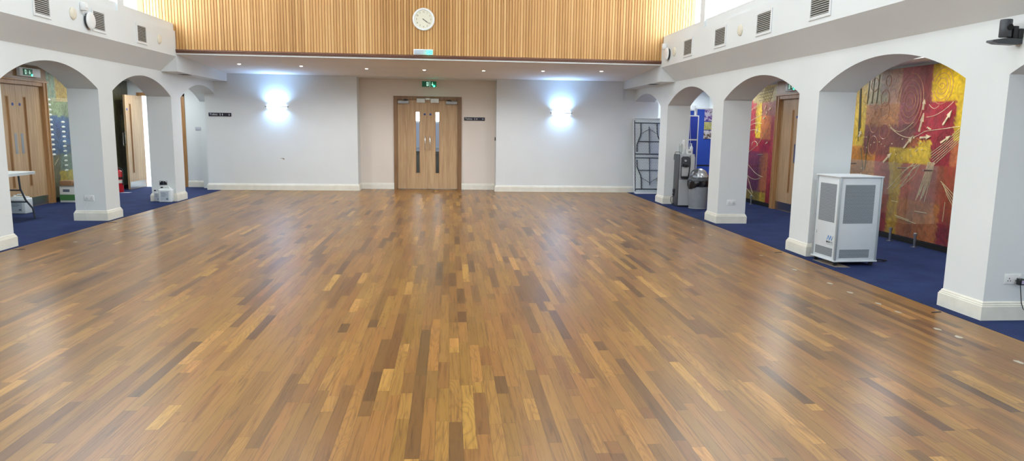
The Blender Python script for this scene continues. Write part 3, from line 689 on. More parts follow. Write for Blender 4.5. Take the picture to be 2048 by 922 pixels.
# low glass screens in front of the panels
GL2 = glass_mat('screen_glass', (250, 252, 250), .20)
def screen(x, y0, y1, rods, clamps, label, sgn):
    t = thing('glass_screen', label, 'glass screen', (x, (y0+y1)/2, .002), group='low glass screens before the relief panels'); yc = (y0+y1)/2
    obj('pane', box(BM(), -.006, .006, y0-yc, y1-yc, .085, 1.12, .002), GL2, t, smooth=None)
    for y_ in rods:
        b = BM(); tube(b, [(-.055*sgn, y_-yc, 1.05), (.068*sgn, y_-yc, 1.05)], .012, 12); obj('stand_off', b, STEEL, t)
    for y_ in clamps:
        b = BM(); lathe(b, [(.05, 0), (.05, .004), (.018, .005), (.018, .15), (.024, .152), (.024, .185), (.014, .195)], (-.03*sgn, y_-yc, 0), 16); obj('floor_clamp', b, STEEL, t)
screen(AR-.085, 9.176, 11.2, [9.35, 10.58], [9.41, 10.9], 'far low glass screen before the red and yellow relief panels', 1)
screen(AR-.085, 7.6, 9.166, [8.81, 7.8], [8.87, 7.9], 'near low glass screen before the red and yellow relief panels', 1)
screen(AR-.085, 13.82, 15.8, [13.9, 15.5], [14.12, 15.4], 'low glass screen before the crimson relief panels beside the aisle door', 1)
screen(AL+.085, 14.18, 15.7, [14.4, 15.5], [14.3, 15.5], 'low glass screen before the blue and green left aisle panels', -1)

# ================================================================== HIGH ON THE SIDE WALLS
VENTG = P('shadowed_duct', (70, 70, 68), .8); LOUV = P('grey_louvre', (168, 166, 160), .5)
def vent(xf, sgn, y_, w_, label, gr):
    t = thing('air_vent', label, 'air vent', (xf, y_, 2.84), group=gr); h_ = .245; a_ = w_/2
    f = BM(); b = .035
    for q in ((-a_-b, -a_, -b, h_+b), (a_, a_+b, -b, h_+b), (-a_, a_, -b, 0), (-a_, a_, h_, h_+b)): box(f, -.014*sgn, .002*sgn, q[0], q[1], q[2], q[3], .003)
    obj('frame', f, WMET, t, smooth=None)
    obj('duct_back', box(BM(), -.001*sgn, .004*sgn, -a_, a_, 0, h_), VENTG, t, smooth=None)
    l = BM(); n_ = 10
    for k in range(n_):
        z_ = (k+.5)*h_/n_
        prism(l, [(-.012*sgn, z_-.008), (-.012*sgn, z_-.004), (-.001*sgn, z_+.008), (-.001*sgn, z_+.004)], 'y', -a_, a_)
    obj('louvre', l, LOUV, t, smooth=None)
    return t
for y_, lb in ((7.77, 'square louvred vent nearest the camera, cut by the top of the photo, right fascia'), (9.20, 'second nearest square louvred vent on the right fascia, between disc and frame edge'), (10.715, 'third square louvred vent on the right fascia, beyond the near disc'), (12.18, 'farthest square louvred vent on the right fascia, next to the timber panel')):
    vent(FR, 1, y_, .40, lb, 'air vents on the right fascia')
for y_, lb in ((9.43, 'louvred vent at the top left edge of the left fascia, nearest the camera'), (10.86, 'louvred vent directly beside the round white speaker on the left fascia'), (12.28, 'louvred vent on the left fascia closest to the timber gallery panel')):
    vent(FL, -1, y_, .32, lb, 'air vents on the left fascia')
CRM = P('cream_disc', (222, 216, 198), .5)
def detector(xf, sgn, y_, label):
    b = BM(); pr = [(.082, 0), (.082, -.010), (.070, -.020), (.040, -.027)]
    lathe(b, [(r_, h_*sgn) for r_, h_ in pr], (xf, y_, 2.965), 28, 'x')
    o = link('ceiling_speaker', b, CRM, None, 40); return o
for a in ((FR, 1, 9.96, 'cream round cover between two vents on the right fascia'), (FR, 1, 12.93, 'cream round cover by the small speaker at the far end of the right fascia'),
          (FL, -1, 10.16, 'cream round cover beside the small white box on the left fascia'), (FL, -1, 12.985, 'cream round cover near the timber gallery on the left fascia')):
    b = BM(); lathe(b, [(r_, h_*a[1]) for r_, h_ in [(.082, 0), (.082, -.010), (.070, -.020), (.040, -.027)]], (a[0], a[2], 2.965), 28, 'x')
    solo('round_wall_cover', b, CRM, a[3], 'wall cover', 'round covers on the fascias')
def speaker(xf, sgn, y_, z_, label):
    t = thing('wall_speaker', label, 'speaker', (xf, y_, z_))
    b = BM(); lathe(b, [(.100, -.001*sgn), (.104, -.02*sgn), (.116, -.035*sgn), (.118, -.040*sgn)], (0, 0, 0), 32, 'x'); obj('rear_housing', b, GREYP, t)
    b = BM(); lathe(b, [(.120, -.038*sgn), (.120, -.048*sgn), (.108, -.058*sgn), (.07, -.064*sgn), (.02, -.066*sgn)], (0, 0, 0), 32, 'x'); obj('front_cover', b, WPL, t)
speaker(FR, 1, 13.27, 2.955, 'round white speaker at the far end of the right fascia'); speaker(FL, -1, 10.55, 2.925, 'round white speaker overlapping a vent on the left fascia')
def pir(xf, sgn, y_, z_, label):
    t = thing('sensor_box', label, 'sensor', (xf, y_, z_))
    obj('housing', box(BM(), -.07*sgn, 0, -.04, .04, 0, .11, .008), WPL, t); obj('lens', box(BM(), -.078*sgn, -.066*sgn, -.025, .025, .035, .085, .004), FROST, t)
    b = BM(); tube(b, [(-.01*sgn, 0, .01), (-.012*sgn, .01, -.04), (-.012*sgn, .05, -.06), (-.012*sgn, .10, -.04)], .003, 6); obj('cable', b, WPL, t)
pir(FR, 1, 13.46, 3.06, 'small white sensor box above the speaker on the right fascia'); pir(FL, -1, 10.40, 3.04, 'small white sensor box above the speaker on the left fascia')
# video camera on the near right spandrel
t = thing('video_camera', 'dark grey video camera on a small shelf high on the near right wall', 'camera', (XR, 5.255, 2.255))
b = BM(); prism(b, [(-.250, .004), (-.246, .018), (-.15, .033), (0, .033), (0, -.008), (-.05, -.014), (-.20, -.010)], 'y', -.035, .035); obj('shelf', b, GREYP, t)
b = BM(); lathe(b, [(.040, .043), (.043, .047), (.043, .172), (.040, .178)], (-.125, 0, 0), 28); obj('head', b, GREYP, t)
b = BM(); disc(b, (-.125, -.046, .115), .024, .010, 'y'); obj('lens', b, BLACK, t)
obj('yoke', box(BM(), -.083, -.040, -.035, .035, .034, .128, .006), DARK, t); obj('wall_bracket', box(BM(), -.042, 0, -.04, .04, .034, .108, .006), DARK, t)

# ================================================================== GALLERY FRONT
t = thing('wall_clock', 'round white wall clock on the timber slat panel', 'clock', (-.492, G-.001, 3.531))
b = BM(); lathe(b, [(.200, 0), (.207, -.012), (.207, -.035), (.196, -.046), (.176, -.044), (.168, -.030), (.168, -.020)], n=56, axis='y'); obj('case', b, WPL, t)
FACE = P('clock_face', (224, 220, 200), .5); b = BM(); disc(b, (0, -.022, 0), .170, .006, 'y', 56); obj('face', b, FACE, t)
for k in range(12):
    a_ = math.radians(90-30*(k+1)); text(str(k+1), .040, GREYP, t, (.135*math.cos(a_), -.0262, .135*math.sin(a_)), FACE_CAM, name='numeral')
def hand(L_, deg, w_, y_, nm):
    a_ = math.radians(90-deg); c_, s_ = math.cos(a_), math.sin(a_)
    pts = [(-.02, -w_), (L_*.9, -w_*.6), (L_, 0), (L_*.9, w_*.6), (-.02, w_)]
    b = BM(); prism(b, [(p*c_-q*s_, p*s_+q*c_) for p, q in pts], 'y', y_, y_-.002); obj(nm, b, DARK, t, smooth=None)
hand(.088, 129, .005, -.029, 'hour_hand'); hand(.135, 125, .004, -.033, 'minute_hand')
b = BM(); disc(b, (0, -.032, 0), .008, .012, 'y'); obj('centre_pin', b, DARK, t)
GRN = P('green_exit_face', (10, 78, 56), .4, emit=(10, 90, 64), es=.25); GLED = P('green_led', (60, 255, 190), .3, emit=(40, 255, 170), es=5.0); PIC = P('exit_pictogram', (200, 240, 226), .4, emit=(190, 240, 220), es=.8)
t = thing('emergency_light', 'slim silver emergency light glowing green on the timber panel below the clock', 'emergency light', (-.498, G-.001, 2.874))
obj('housing', box(BM(), -.185, .185, -.055, 0, 0, .105, .006), WPL, t); obj('diffuser', box(BM(), -.170, .05, -.066, -.054, .014, .088, .004), P('grey_diffuser', (176, 186, 196), .25), t)
obj('lit_end', box(BM(), .055, .178, -.066, -.054, .014, .092, .004), P('teal_glow_diffuser', (120, 200, 180), .3, emit=(90, 210, 170), es=.55), t)
b = BM(); disc(b, (.110, -.070, .028), .026, .010, 'y'); obj('led', b, GLED, t)
pl = bpy.data.lights.new('led_lamp', 'POINT'); pl.energy = .45; pl.color = (.15, 1, .6); pl.shadow_soft_size = .02; o = bpy.data.objects.new('led_lamp', pl); o.location = (-.388, G-.10, 2.895); C.objects.link(o)
def picto(t, x0, z0, y_, sc, what, mat, nm='pictogram'):
    b = BM(); W = lambda pts: prism(b, [(x0+p*sc, z0+q*sc) for p, q in pts], 'y', y_, y_-.002)
    if what == 'man':
        disc(b, (x0+.05*sc, y_-.001, z0+.40*sc), .09*sc, .002, 'y', 12)
        W([(-.05, .28), (.08, .28), (.02, -.05), (-.12, -.05)]); W([(-.12, -.02), (-.02, -.02), (-.12, -.25), (-.34, -.30), (-.34, -.22), (-.18, -.18)])
        W([(-.05, -.05), (.04, -.02), (.18, -.16), (.10, -.42), (.01, -.42), (.07, -.18)]); W([(.05, .26), (.28, .10), (.25, .04), (.04, .15)]); W([(-.04, .27), (-.26, .22), (-.26, .02), (-.19, .02), (-.19, .17), (-.05, .19)])
    if what == 'door': W([(-.25, -.45), (.25, -.45), (.25, .45), (-.25, .45)])
    if what == 'down': W([(-.06, .4), (.06, .4), (.06, -.05), (.26, -.05), (0, -.4), (-.26, -.05), (-.06, -.05)])
    if what == 'left': W([(.4, -.06), (.4, .06), (-.05, .06), (-.05, .28), (-.4, 0), (-.05, -.28), (-.05, -.06)])
    if what == 'wc': 
        disc(b, (x0, y_-.001, z0+.38*sc), .10*sc, .002, 'y', 12); W([(-.16, .24), (.16, .24), (.10, -.08), (.09, -.48), (-.09, -.48), (-.10, -.08)])
    if what == 'wcf':
        disc(b, (x0, y_-.001, z0+.38*sc), .10*sc, .002, 'y', 12); W([(-.10, .24), (.10, .24), (.22, -.16), (.08, -.16), (.07, -.48), (-.07, -.48), (-.08, -.16), (-.22, -.16)])
    return obj(nm, b, mat, t, smooth=None)
t = thing('exit_sign', 'green exit sign hanging from the ceiling above the double door', 'exit sign', (-.478, 16.88, 2.45))
obj('panel', box(BM(), -.170, .170, -.012, .012, 0, .128, .003), GRN, t)
obj('divider', box(BM(), .012, .020, -.014, -.011, 0, .128), PIC, t, smooth=None)
b = BM(); tube(b, [(0, 0, .128), (0, 0, .205)], .008, 8); obj('stem', b, WPL, t); obj('ceiling_mount', box(BM(), -.05, .05, -.03, .03, .180, .205, .003), WPL, t)
picto(t, -.04, .064, -.012, .10, 'door', PIC, 'door_symbol'); picto(t, -.04, .064, -.0145, .085, 'man', GRN, 'running_figure'); picto(t, .075, .066, -.012, .10, 'down', PIC, 'arrow')
b = BM(); disc(b, (.115, -.014, .018), .020, .010, 'y'); obj('led', b, GLED, t)
pl2 = pl.copy(); pl2.energy = .4; o = bpy.data.objects.new('led_lamp', pl2); o.location = (-.36, 16.84, 2.46); C.objects.link(o)
b = BM(); lathe(b, [(.045, .006), (.045, -.010), (.030, -.022), (.012, -.024)], (-.50, 16.15, zceil(16.15)), 24); solo('smoke_detector', b, WPL, 'small white round detector on the gallery ceiling before the exit sign', 'smoke detector')
for s_, x_ in ((1, 4.22), (-1, -5.16)):
    t = thing('flush_grille', 'flat pale grille on the underside of the %s box beam' % ('right' if s_ > 0 else 'left'), 'grille', (x_, 14.47, 2.471))
    obj('frame', box(BM(), -.11, .11, -.16, .16, -.008, 0, .002), WMET, t)
    b = BM(); [box(b, -.09, .09, -.13+.04*k, -.115+.04*k, -.012, -.007) for k in range(7)]; obj('bars', b, GREYP, t, smooth=None)
# wayfinding signs
def way(x_, y_, z_, label, arrow):
    t = thing('toilets_sign', label, 'sign', (x_, y_, z_))
    obj('plate', box(BM(), -.252, .252, -.008, 0, -.041, .041, .002), NAVY, t)
    text('Toilets', .062, LET, t, (-.140, -.0088, .0), FACE_CAM)
    picto(t, .005, 0, -.008, .055, 'wc', LET, 'man_symbol'); picto(t, .055, 0, -.008, .055, 'wcf', LET, 'woman_symbol'); picto(t, .205, 0, -.008, .058, arrow, LET, 'arrow')
way(-5.228, D, 1.725, 'navy toilets sign at the left end of the back wall', 'down'); way(.605, E, 1.719, 'navy toilets sign right of the double door', 'left')
b = BM(); box(b, e2-.022, e2-.001, 16.87, 16.93, 1.21, 1.29, .004); solo('door_switch', b, DARK, 'small black switch on the right side of the door recess', 'switch')
b = BM(); prism(b, [(-3.93, .742), (-3.86, .748), (-3.83, .742), (-3.82, .715), (-3.845, .712), (-3.86, .734)], 'y', D-.0015, D+.001); solo('plaster_scuff', b, P('scuffed_plaster', (150, 138, 126), .8), 'small grey scuff mark on the back wall below the left wall light', 'scuff')

# ================================================================== SOCKETS
SLOT = P('socket_slot', (50, 50, 52), .6)
def socket(x_, y_, z_, label, plate, ins=None, plug=False, gr='double power sockets on the pillars'):
    t = thing('power_socket', label, 'power socket', (x_, y_, z_), group=gr)
    obj('face_plate', box(BM(), -.073, .073, -.009, 0, -.043, .043, .003), plate, t)
    if ins:
        for s_ in (-1, 1): obj('insert', box(BM(), .035*s_-.028, .035*s_+.028, -.011, -.008, -.032, .030, .002), ins, t)
    for s_ in (-1, 1):
        obj('switch', box(BM(), .035*s_-.012*s_*0-.007+.018*s_, .035*s_+.007+.018*s_, -.014, -.008, .014, .034, .002), WPL, t)
        b = BM(); c_ = .035*s_
        for q in ((c_-.003, c_+.003, .000, .010), (c_-.014, c_-.008, -.018, -.010), (c_+.008, c_+.014, -.018, -.010)): box(b, q[0], q[1], -.0118, -.008, q[2], q[3])
        obj('pin_slots', b, SLOT, t, smooth=None)
    return t
socket(-5.577, 11.33, .355, 'white double socket on the nearest full left pillar', WPL)
socket(-5.564, 14.15, .362, 'chrome and black double socket on the far left pillar above the white container', STEEL, DARK)
socket(4.680, 11.19, .352, 'white double socket on the pillar right of the grey bin', WPL)
socket(4.690, 5.31, .352, 'white double socket with a black plug on the nearest right pillar', WPL)
t = thing('power_plug', 'black plug and cable in the socket on the nearest right pillar', 'plug', (4.738, 5.297, .335))
b = BM(); box(b, -.026, .026, -.040, 0, -.028, .026, .010, 3); obj('body', b, DARK, t)
obj('rating_label', box(BM(), -.006, .016, -.0408, -.0395, -.016, .014), P('lilac_label', (176, 168, 200), .5), t, smooth=None)
b = BM(); tube(b, [(.0, -.022, -.028), (.004, -.024, -.06), (.012, -.028, -.12), (.020, -.032, -.18), (.03, -.045, -.225), (.06, -.05, -.255), (.10, -.055, -.265), (.2, -.05, -.30), (.24, -.05, -.325)], .0035, 8); obj('cable', b, DARK, t)
b = BM(); box(b, -6.01, -5.88, AE-.010, AE, 1.355, 1.435, .003); solo('blank_plate', b, P('grey_blank_plate', (188, 192, 204), .5), 'grey blank plate on the wall at the end of the left aisle', 'wall plate')
b = BM(); tube(b, [(-5.60, 11.32, .31), (-5.615, 11.316, .25), (-5.625, 11.30, .18), (-5.63, 11.292, .10), (-5.62, 11.29, .01)], .002, 6); solo('thin_cable', b, WPL, 'thin white cable dropping from the socket on the near left pillar', 'cable')

# ================================================================== AIR PURIFIER
PG = mesh_dots('purifier_mesh', (150, 158, 164), (78, 84, 90), 62.0); PBODY = P('purifier_white', (214, 220, 224), .4, noise=.01)
t = thing('air_purifier', 'tall white floor standing air purifier by the third right pillar', 'air purifier', (4.690, 7.815, .002), math.radians(3))
hx, hy = .255, .225
obj('cabinet', box(BM(), -hx, hx, -hy, hy, .065, 1.028, .004), PBODY, t)
for sx_ in (-1, 1):
    for sy_ in (-1, 1): obj('corner_profile', box(BM(), sx_*hx-.012, sx_*hx+.012, sy_*hy-.012, sy_*hy+.012, .062, 1.03, .004), P('anodised_corner', (178, 186, 190), .35, .4), t)
obj('lid', box(BM(), -hx-.018, hx+.018, -hy-.018, hy+.018, 1.028, 1.044, .003), PBODY, t)
obj('base_flange', box(BM(), -hx-.018, hx+.018, -hy-.018, hy+.018, .050, .066, .003), PBODY, t)
b = BM(); box(b, -hx+.065, hx-.075, -hy-.003, -hy+.002, .50, .945); obj('intake_grille', b, PG, t, smooth=None)
b = BM(); box(b, -hx+.050, hx-.085, -hy-.003, -hy+.002, .098, .195); obj('outlet_grille', b, PG, t, smooth=None)
b = BM(); box(b, -hx-.003, -hx+.002, -hy+.065, hy-.065, .50, .945); obj('intake_grille', b, PG, t, smooth=None)
b = BM(); box(b, -hx-.003, -hx+.002, -hy+.06, hy-.05, .098, .195); obj('outlet_grille', b, PG, t, smooth=None)
LB = P('logo_blue', (66, 136, 204), .4); LD = P('logo_grey', (92, 104, 118), .4)
def stroke(b, p, q, w_):
    d = Vector((q[0]-p[0], q[1]-p[1])).normalized(); nn = Vector((-d.y, d.x))*w_/2
    prism(b, [(p[0]+nn.x, p[1]+nn.y), (q[0]+nn.x, q[1]+nn.y), (q[0]-nn.x, q[1]-nn.y), (p[0]-nn.x, p[1]-nn.y)], 'x', -hx-.0015, -hx+.001)
b = BM(); z0 = .285; y0 = -.045
for p, q in (((0, 0), (-.028, .055)), ((-.028, .055), (-.050, 0)), ((-.050, 0), (-.072, .055)), ((-.072, .055), (-.094, 0))): stroke(b, (y0+p[0], z0+p[1]), (y0+q[0], z0+q[1]), .009)
obj('logo', b, LB, t, smooth=None); b = BM(); stroke(b, (y0-.094, z0), (y0-.118, z0+.055), .006); obj('logo_tail', b, LD, t, smooth=None)
text('MAX', .034, DARK, t, (-hx-.001, y0-.025, .262), FACE_LEFT, bold=.0008); text('VAC', .034, LD, t, (-hx-.001, y0-.092, .262), FACE_LEFT)
obj('strapline', box(BM(), -hx-.0012, -hx+.001, y0-.12, y0+.01, .236, .239), LD, t, smooth=None)
b = BM(); disc(b, (-hx, .17, .345), .005, .006, 'x', 12); disc(b, (-hx, .17, .365), .004, .006, 'x', 12); obj('lock', b, DARK, t)
for sx_ in (-1, 1):
    for sy_ in (-1, 1):
        b = BM(); disc(b, (sx_*(hx-.03), sy_*(hy-.03), .024), .024, .022, 'y', 20); box(b, sx_*(hx-.03)-.018, sx_*(hx-.03)+.018, sy_*(hy-.03)-.018, sy_*(hy-.03)+.018, .034, .051, .002); obj('caster', b, DARK, t)
b = BM(); pts = [(.25, .08, .10), (.29, .06, .05), (.33, .03, .008), (.42, .0, .007), (.54, -.01, .007), (.60, .03, .007), (.56, .10, .007), (.44, .14, .007), (.36, .20, .007), (.20, .28, .007), (.05, .34, .007), (-.05, .40, .02)]
tube(b, pts, .006, 8); obj('power_cable', b, DARK, t)
b = BM(); prism(b, [(4.40, 7.98), (4.43, 7.52), (4.60, 7.50), (4.62, 7.98)], 'z', .002, .0045); solo('floor_plate', b, P('worn_beige_plate', (138, 126, 112), .7, noise=.15), 'worn beige plate in the carpet beneath the air purifier', 'floor plate')

# ================================================================== WATER COOLER, CUPS, BIN
t = thing('water_cooler', 'silver and grey water cooler beside the pillar in the right aisle', 'water cooler', (4.735, 13.62, .002))
obj('cabinet', box(BM(), -.150, .160, .01, .30, .02, 1.055, .010), SILV, t); obj('side_panel', box(BM(), -.166, -.148, .0, .30, .012, 1.05, .004), GREYP, t)
obj('base', box(BM(), -.155, .155, .0, .29, 0, .022, .002), DARK, t)
b = BM(); prism(b, [(-.150, .03), (.155, .03), (.155, 1.0), (.12, 1.035), (.055, 1.035), (.062, .9), (.062, .72), (.035, .56), (-.150, .56)], 'y', -.012, .012); obj('front_panel', b, P('bright_silver_front', (196, 198, 200), .35, .2), t)
b = BM(); prism(b, [(-.125, .585), (.030, .585), (.045, .70), (.05, .86), (.045, .98), (.02, 1.01), (-.10, 1.01), (-.125, .98)], 'y', -.022, -.010); obj('dispenser_surround', b, GREYP, t)
b = BM(); prism(b, [(-.110, .62), (.015, .62), (.03, .70), (.035, .80), (-.110, .80)], 'y', -.026, -.020); obj('splash_back', b, P('light_splash_back', (190, 192, 194), .3, .3), t)
obj('drip_tray', box(BM(), -.12, .03, -.07, -.01, .575, .600, .006), BLACK, t); obj('tap_block', box(BM(), -.085, .0, -.075, -.02, .80, .865, .012), DARK, t)
b = BM(); disc(b, (-.045, -.034, .925), .022, .022, 'y'); obj('button', b, SILV, t)
b = BM(); prism(b, [(.040, .58), (.062, .70), (.070, .86), (.060, 1.03), (.052, 1.03), (.060, .86), (.053, .70), (.030, .58)], 'y', -.016, -.011); obj('trim_line', b, DARK, t)
obj('seam', box(BM(), -.150, .155, -.0135, -.0115, .552, .558), GREYP, t, smooth=None)
b = BM(); tube(b, [(-.06, .18, 1.05), (-.10, .2, 1.09), (-.17, .22, 1.09), (-.20, .22, 1.02), (-.19, .25, .93)], .006, 8); tube(b, [(-.15, .25, .05), (-.20, .20, .03), (-.235, .20, .10), (-.22, .24, .17), (-.17, .27, .18)], .006, 8); obj('cable', b, DARK, t)
b = BM(); box(b, -.185, -.165, .20, .27, .26, .34, .005); box(b, -.185, -.165, .20, .27, .20, .25, .005); obj('connector', b, DARK, t)
CUP = glass_mat('clear_cup_plastic', (226, 232, 232), .5, .2); top = 1.058
def cups(x_, y_, h_, label, mat):
    b = BM(); prof = [(.026, 0)]; k = 0; z_ = .06
    prof.append((.036, .075))
    n_ = int((h_-.08)/.018)
    for i in range(n_): prof += [(.034, .08+.018*i), (.037, .084+.018*i), (.037, .09+.018*i)]
    prof += [(.030, h_)]
    lathe(b, prof, (x_, y_, top), 20); solo('cup_stack', b, mat, label, 'cups', 'stacks of cups on the water cooler')
cups(4.625, 13.72, .20, 'clear stack of plastic cups at the left on the water cooler', CUP); cups(4.712, 13.78, .275, 'tallest white stack of cups on the water cooler', P('white_cup', (226, 228, 228), .5))
t = thing('tissue_box', 'small white open box on the water cooler', 'box', (4.79, 13.70, top)); obj('carton', box(BM(), -.05, .05, -.04, .04, 0, .085, .004), WPL, t); obj('rim', box(BM(), -.062, .058, -.05, .05, .083, .097, .003), WPL, t)
obj('print', box(BM(), -.03, .03, -.0412, -.0395, .02, .06), P('grey_print', (150, 154, 156), .6), t, smooth=None)
t = thing('sanitiser_bottle', 'clear pump bottle at the right on the water cooler', 'bottle', (4.868, 13.80, top))
b = BM(); lathe(b, [(.034, 0), (.036, .01), (.036, .12), (.028, .145), (.014, .155)], n=20); obj('bottle', b, P('pale_gel_bottle', (206, 214, 220), .2), t)
b = BM(); lathe(b, [(.016, .150), (.016, .17), (.006, .172), (.006, .195)], n=14); box(b, -.035, .012, -.009, .009, .193, .207, .004); obj('pump', b, WPL, t)
t = thing('swing_bin', 'grey domed bin with a black liner beside the water cooler', 'bin', (4.885, 13.33, .002))
b = BM(); lathe(b, [(.165, 0), (.172, .006), (.172, .02), (.168, .025), (.190, .50), (.190, .515)], n=44); obj('body', b, P('mid_grey_bin', (128, 132, 138), .45, noise=.03), t)
b = BM(); n_ = 60; rg = []
for j, (r_, h_) in enumerate([(.192, .575), (.200, .565), (.207, .53), (.208, .49), (.203, .455), (.197, .44)]):
    rr = random.Random(j); rg.append([b.verts.new(((r_+.008*math.sin(k*.9+j)+.006*math.sin(k*2.3+j*2)*(j > 0))*math.cos(2*PI*k/n_), (r_+.008*math.sin(k*.9+j)+.006*math.sin(k*2.3+j*2)*(j > 0))*math.sin(2*PI*k/n_), h_-(.05*max(0, math.sin(k*.21+1.0)) if j > 3 else 0))) for k in range(n_)])
for A, B in zip(rg, rg[1:]):
    for k in range(n_): b.faces.new((A[k], A[(k+1) % n_], B[(k+1) % n_], B[k]))
obj('liner', b, P('black_liner', (18, 18, 22), .28), t)
b = BM(); lathe(b, [(.196, .545), (.207, .552), (.207, .585), (.198, .60), (.192, .605)], n=44); obj('lid_rim', b, GREYP, t)
b = BM(); lathe(b, [(.192*math.cos(a_), .600+.195*math.sin(a_)) for a_ in [PI/2*i/12 for i in range(12)]]+[(.012, .795)], n=44); obj('dome', b, P('polished_grey_dome', (96, 100, 106), .22, .5), t, smooth=80)
b = BM(); fr_ = []
for i in range(11):
    el = math.radians(8+66*i/10); fr_.append([b.verts.new((.195*math.cos(el)*math.cos(az), .195*math.cos(el)*math.sin(az), .600+.198*math.sin(el))) for az in [math.radians(-118+76*k/14+0*i) for k in range(15)]])
for A, B in zip(fr_, fr_[1:]):
    for k in range(14): b.faces.new((A[k], A[k+1], B[k+1], B[k]))
obj('flap', b, P('silver_flap', (188, 192, 196), .25, .55), t, smooth=80)
b = BM(); tube(b, [(XRB+.006, 14.16, 1.95), (XRB+.012, 14.15, 1.6), (XRB+.03, 14.15, 1.42), (XRB+.04, 14.15, 1.30), (XRB+.02, 14.15, 1.20), (XRB+.006, 14.16, 1.15)], .004, 6); solo('hanging_cable', b, WPL, 'white cable hanging on the back edge of the cooler pillar', 'cable')

# ================================================================== DISPLAY BOARDS
BLU = P('royal_blue_felt', (26, 48, 142), .9, noise=.05, nscale=90); BLU2 = P('bright_blue_felt', (46, 82, 186), .9, noise=.04, nscale=90); ALU = P('board_aluminium', (196, 200, 206), .4, .3)
def board(x0, x1, y_, z0, z1, mat, label, rz=0):
    w_ = x1-x0; t = thing('display_board', label, 'display board', (x0, y_, .002), rz, 'blue display boards')
    obj('panel', box(BM(), .02, w_-.02, .0, .02, z0, z1-.02), mat, t, smooth=None)
    obj('lower_panel', box(BM(), .02, w_-.02, .0, .02, .12, z0-.03), mat, t, smooth=None)
    obj('top_rail', box(BM(), 0, w_, -.004, .024, z1-.022, z1), ALU, t, smooth=None); obj('middle_rail', box(BM(), 0.02, w_-.02, -.003, .023, z0-.03, z0), ALU if z0 > 1.2 else DARK, t, smooth=None)
    for a_ in (0, w_-.022):
        obj('post', box(BM(), a_, a_+.022, -.006, .026, 0.03, z1-.022), ALU if a_ < .1 or z0 < 1.2 else ALU, t, smooth=None); obj('foot', box(BM(), a_-.004, a_+.026, -.22, .24, 0, .03, .005), DARK, t)
    return t
board(4.70, 5.35, 14.78, 1.34, 1.845, BLU, 'front dark blue display board behind the water cooler')
board(4.98, 5.53, 15.55, 1.0, 1.985, BLU2, 'rear left blue display board mostly hidden by the front one')
t = board(5.54, 6.28, 15.50, .75, 2.02, BLU2, 'bright blue display board with three pinned photographs')
def pmix(name, cols, sc):
    a = N(name); g = a.n('ShaderNodeTexCoord').outputs['Object']; nz = a.n('ShaderNodeTexNoise', {'Vector': g, 'Scale': sc, 'Detail': 5.0, 'Distortion': .8}); sp = [a.math('MULTIPLY_ADD', nz.outputs[0], 3.0, -1.0)]
    r = a.ramp(sp[0], [(i/max(1, len(cols)-1), c_) for i, c_ in enumerate(cols)]); a.set(a.b.inputs['Base Color'], r); a.b.inputs['Roughness'].default_value = .35; return a.m
for i, (z0, z1, cols, lb) in enumerate(((1.74, 2.0, [(40, 36, 60), (90, 60, 150), (200, 200, 220), (60, 50, 70)], 'top photograph on the blue board, dark and purple'), (1.545, 1.72, [(220, 224, 226), (150, 158, 90), (190, 190, 130), (60, 66, 50)], 'middle photograph on the blue board, green and white'), (1.34, 1.53, [(60, 50, 48), (90, 76, 66), (210, 214, 224), (44, 40, 40)], 'bottom photograph on the blue board, dark brown'))):
    b = BM(); box(b, 5.735, 6.20, 15.488, 15.498, z0, z1); solo('pinned_photograph', b, pmix('photo_%d' % i, cols, 9), lb, 'photograph', 'photographs on the blue board')
b = BM(); box(b, 6.06, 6.16, AE-.04, AE, 2.02, 2.14, .006); solo('wall_box', b, P('grey_wall_box', (190, 192, 194), .5), 'small pale box on the end wall above the display boards', 'wall box')

# ================================================================== FOLDED TABLE LEANING ON THE BACK WALL
TP = mesh_dots('honeycomb_table_underside', (222, 230, 228), (140, 152, 152), 27.0, .26); TG = P('grey_table_steel', (66, 74, 80), .4)
def rrect(w0, w1, h0, h1, r):
    out = []
    for cx, cz, a0 in ((w1-r, h1-r, 0), (w0+r, h1-r, 90), (w0+r, h0+r, 180), (w1-r, h0+r, 270)):
        for i in range(7): a_ = math.radians(a0+90*i/6); out.append((cx+r*math.cos(a_), cz+r*math.sin(a_)))
    return out
t = thing('folding_table', 'white folding table with grey legs leaning on the right end of the back wall', 'table', (4.395, 16.30, .004), rot=(-math.radians(10.3), 0, 0))
b = BM(); prism(b, rrect(0, .76, 0, 1.83, .06), 'y', .012, .045); obj('tabletop', b, P('white_table_plastic', (216, 222, 222), .5), t)
b = BM(); prism(b, rrect(.022, .738, .022, 1.808, .045), 'y', .006, .014); obj('underside', b, TP, t)
b = BM()
outer = rrect(0, .76, 0, 1.83, .06); inner = rrect(.02, .74, .02, 1.81, .045)
A0 = [b.verts.new((p[0], -.008, p[1])) for p in outer]; A1 = [b.verts.new((p[0], .014, p[1])) for p in outer]; B0 = [b.verts.new((p[0], -.008, p[1])) for p in inner]; B1 = [b.verts.new((p[0], .014, p[1])) for p in inner]
for i in range(len(outer)):
    j = (i+1) % len(outer); b.faces.new((A0[i], A0[j], A1[j], A1[i])); b.faces.new((A0[i], B0[i], B0[j], A0[j])); b.faces.new((B0[i], B1[i], B1[j], B0[j])); b.faces.new((A1[i], A1[j], B1[j], B1[i]))
obj('rim', b, WPL, t)
for z_ in (.115, .865, .957, 1.706): obj('cross_rail', box(BM(), .03, .73, -.012, .008, z_-.010, z_+.010, .003), TG, t)
for s_ in (-1, 1):      # side rails with dark notches
    obj('side_rail', box(BM(), .38+.345*s_-.008, .38+.345*s_+.008, -.006, .008, .06, 1.77, .002), TG, t)
